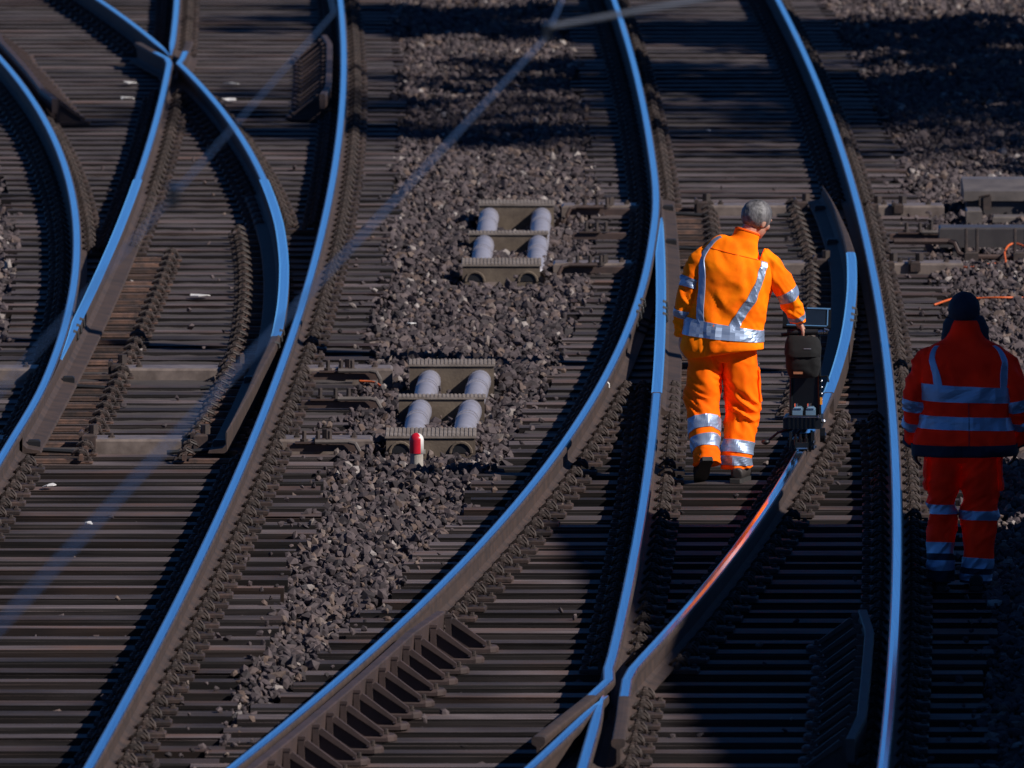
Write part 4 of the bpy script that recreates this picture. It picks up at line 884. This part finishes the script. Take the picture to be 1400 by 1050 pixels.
def flapf(b):
    L_ = Loft([((-.005, -.022, .565), .104, .074), ((-.006, -.018, .60), .112, .076), ((-.006, -.006, .66), .106, .066), ((-.004, .0, .695), .092, .05)], e=3.0, disp=folds(.005, (14, 14, 10), 33, .3)); L_.mesh(48, 20, b)
T('flap', 'bagcloth', flapf, bag, True)
T('maker_label', 'pvc', lambda b: b.box(.002, .048, -.096, -.094, .624, .628), bag); T('bag_tag', 'tan', lambda b: b.box(-.062, -.005, -.092, -.086, .468, .482), bag)
T('handle_bar', 'black', lambda b: b.tube([(-.105, -.02, .725), (.085, -.02, .725)], .019, 14)); T('handle_end', 'brightmetal', lambda b: (b.tube([(.088, -.02, .725), (.118, -.02, .728)], .014, 10), b.lathe([(.010, 0), (.014, .012), (.010, .03)], 8, (.135, -.02, .715)), b.tube([(.125, -.03, .745), (.155, -.03, .735)], .009, 8)))
T('cross_tube', 'darkmetal', lambda b: b.tube([(-.145, .06, .70), (-.10, .06, .705), (.14, .06, .715)], .012, 8))
Rs = Matrix.Rotation(math.radians(52), 3, 'X') @ Matrix.Rotation(math.radians(3), 3, 'Y')
def rb_(b, x0, x1, y0, y1, z0, z1):
    vs = [(x, y, z) for z in (z0, z1) for y in (y0, y1) for x in (x0, x1)]; b.add([Vector((.012, .11, .800)) + Rs @ Vector(p) for p in vs], [(0, 2, 3, 1), (4, 5, 7, 6), (0, 1, 5, 4), (2, 6, 7, 3), (0, 4, 6, 2), (1, 3, 7, 5)])
scr = T('screen_case', 'blackgloss', lambda b: rb_(b, -.15, .15, -.075, .075, -.012, .012)); T('screen', 'screen', lambda b: rb_(b, -.12, .115, -.055, .055, .012, .0135), scr)
T('screen_frame', 'bluetrim', lambda b: (rb_(b, -.145, .145, .060, .070, .0122, .018), rb_(b, -.125, .125, -.066, -.059, .0122, .016), rb_(b, .125, .132, -.06, .06, .0122, .018)), scr)
T('bright_edge', 'brightmetal', lambda b: rb_(b, -.05, .0, .0605, .0695, .0185, .0195), scr)

# ------------------------------------------------------------------ overhead line
def wire(pts, label, clamps=(), r=.0042):
    root = empty('overhead_wire', pts[0], label, 'overhead wire', 'overhead contact wires'); o = Vector(pts[0])
    MB().tube([Vector(p) - o for p in pts], r, 8).build('wire', M['wire'], root, smooth=True)
    for c in clamps:
        b = MB(); b.box(c[0] - o.x - .012, c[0] - o.x + .012, c[1] - o.y - .10, c[1] - o.y + .10, c[2] - o.z - .012, c[2] - o.z + .045, 0, c=.004); b.build('clamp', M['darkmetal'], root)
    return root
ZW = 5.6
wire([(-2.9, -0.5, ZW), (-1.027, 32.34, ZW), (.1136, 52.3, ZW), (1.5, 104, ZW), (1.9, 160, ZW)], 'overhead contact wire held by the steady arm of a mast', [(.1136, 52.3, ZW)])
wire([(-2.85, 0, ZW), (-1.17, 39.1, ZW), (-.59, 53.65, ZW), (-1.9, 104, ZW), (-2.6, 160, ZW)], 'thinner overhead contact wire with a dark splice clamp', [(-.935, 44.6, ZW)], .0026)
def mast(x, y, h, label, arm=None):
    root = empty('overhead_line_mast', (x, y, -.33), label, 'mast', 'overhead line masts beside the track')
    b = MB(); b.box(-.13, .13, -.11, -.095, 0, h); b.box(-.13, .13, .095, .11, 0, h); b.box(-.006, .006, -.095, .095, 0, h); b.build('column', M['galv'], root)
    MB().box(-.35, .35, -.35, .35, -.3, .35, 0, c=.02).build('footing', M['postcon'], root)
    if arm:
        bx, by, bz = arm; p = Vector((bx - x, by - y, bz + .33))
        MB().tube([(0, 0, p.z + .55), (p.x * .55, p.y * .5, p.z + .42)], .028, 10).build('registration_tube', M['galv'], root)
        MB().tube([(p.x * .55, p.y * .5, p.z + .42), (p.x * .60, p.y * .6, p.z + .30), p + Vector((.0, 0, .03))], .0095, 10).build('steady_arm', M['galv'], root)
        MB().tube([(0, 0, p.z + 1.7), (p.x, p.y, p.z + 1.5)], .03, 10).build('cantilever_tube', M['galv'], root)
    return root
mast(5.25, 107.0, 9.2, 'grey steel mast beside the track near the switch blades')
mast(3.9, 52.3, 8.4, 'grey steel mast whose arm holds the overhead wire', (.1136, 52.3, ZW))

# ------------------------------------------------------------------ added unseen buildings, and trees, whose shadows fall on the tracks
bd = empty('shadow_building', (11.2, 91.6, -.34), 'unseen brick building shaped to cast the broad shadow over the tracks', 'building')  # unseen building, roof outline set to throw the broad track shadow
HB = 9.3
def wallpoly(b): b.add([(0, 0, 0), (.95, -14.4, 0), (1.9, -40, 0), (16, -40, 0), (16, .5, 0), (0, 0, HB), (.95, -14.4, HB), (1.9, -40, HB), (16, -40, HB), (16, .5, HB)], [(0, 1, 6, 5), (1, 2, 7, 6), (2, 3, 8, 7), (3, 4, 9, 8), (4, 0, 5, 9), (5, 6, 7, 8, 9)])
mb = MB(); wallpoly(mb); mb.build('wall', M['brick'], bd)
mb = MB(); mb.v = []; mb.add([(-.12, .12, HB - .05), (.83, -14.4, HB - .05), (1.78, -40.1, HB - .05), (16.1, -40.1, HB - .05), (16.1, .62, HB - .05), (-.12, .12, HB + .15), (.83, -14.4, HB + .15), (1.78, -40.1, HB + .15), (16.1, -40.1, HB + .15), (16.1, .62, HB + .15)], [(0, 1, 6, 5), (1, 2, 7, 6), (2, 3, 8, 7), (3, 4, 9, 8), (4, 0, 5, 9), (5, 6, 7, 8, 9), (0, 4, 3, 2, 1)]); mb.build('roof', M['roof'], bd)
for fl in (1.3, 5.2):
    for k in range(11):
        y = -1.6 - k * 3.4; x = np.interp(-y, [0, 14.4, 40], [0, .95, 1.9])
        wo_ = MB().box(x - .06, x + .02, y - .65, y + .65, fl, fl + 2.0).build('window_frame', M['white'], bd); MB().box(x - .065, x - .0605, y - .57, y + .57, fl + .08, fl + 1.92).build('pane', M['glass'], wo_)
        MB().box(x - .14, x + .02, y - .75, y + .75, fl - .1, fl).build('sill', M['postcon'], bd)
ht = empty('shadow_hut', (7.6, 95.75, -.34), 'unseen flat roofed concrete block added to shade a patch of ballast', 'hut')  # unseen block added to throw a second, smaller patch of shade
MB().box(0, 3.2, 0, 3.3, 0, 4.1).build('wall', M['postcon'], ht); MB().box(-.06, 3.3, -.06, 3.36, 4.1, 4.26).build('roof', M['roof'], ht)
dr = MB().box(-.05, .02, 1.0, 1.95, .05, 2.1).build('door', M['machinedark'], ht); MB().box(-.08, -.05, 1.8, 1.86, 1.0, 1.12).build('handle', M['brightmetal'], dr)

def tree(x, y, h, rad, z0, nleaf, label, seed, leafs=.16):
    r = random.Random(seed); rg = np.random.default_rng(seed); root = empty('tree', (x, y, -.36), label, 'tree', 'trees beside the line')
    b = MB(); b.tube([(0, 0, 0), (.1, .05, h * .35), (0, .1, h * .7), (.05, 0, h * .95)], [.22, .16, .09, .03], 9); tips = []
    for k in range(26):
        z = r.uniform(z0, h * .92); a = r.uniform(0, 2 * PI); f = 1 - (z - z0) / (h - z0) * .65; L = rad * f * r.uniform(.65, 1.05)
        e = Vector((L * math.cos(a), L * math.sin(a), z + L * r.uniform(.15, .5))); m_ = Vector((e.x * .5, e.y * .5, z + (e.z - z) * .3)); b.tube([(0, 0, z), m_, e], [.06, .035, .012], 6)
        for q in range(5):
            c = m_.lerp(e, r.uniform(.2, 1.)); d = Vector((r.gauss(0, 1), r.gauss(0, 1), r.gauss(.3, .7))) * .35 * rad / 2.5; b.tube([c, c + d], [.016, .006], 4); tips.append(c + d)
        tips += [e, m_.lerp(e, .6)]
    b.build('trunk', M['bark'], root)
    tp = np.array([tuple(t) for t in tips]); c = tp[rg.integers(0, len(tp), nleaf)] + rg.normal(0, .26, (nleaf, 3)) * np.array([1, 1, .7])
    u = rg.normal(size=(nleaf, 3)); u /= np.linalg.norm(u, axis=1, keepdims=True); v = np.cross(u, rg.normal(size=(nleaf, 3))); v /= np.linalg.norm(v, axis=1, keepdims=True)
    s = rg.uniform(.35, 1, (nleaf, 1)) * leafs * .5; V = np.stack([c - u * s, c + v * s * .55, c + u * s, c - v * s * .55], 1).reshape(-1, 3)
    me = bpy.data.meshes.new('crown'); me.from_pydata(V.tolist(), [], np.arange(nleaf * 4).reshape(-1, 4).tolist()); me.materials.append(M['leaf']); link('crown', me, root)
tree(13.5, 126.5, 15, 2.6, 5, 12000, 'tall slender tree beside the line, thinly leafed', 1, .24)
tree(11.2, 136.0, 9.5, 3.9, 2.2, 24000, 'low broad tree with dense foliage beside the line', 2, .34)
tree(10.6, 144.0, 10.0, 4.3, 2.0, 26000, 'round bushy tree with the widest crown beside the line', 3, .34)
tree(16.5, 128.5, 17, 2.4, 7, 11000, 'tallest tree, narrow crown, behind the slender one', 4, .24)
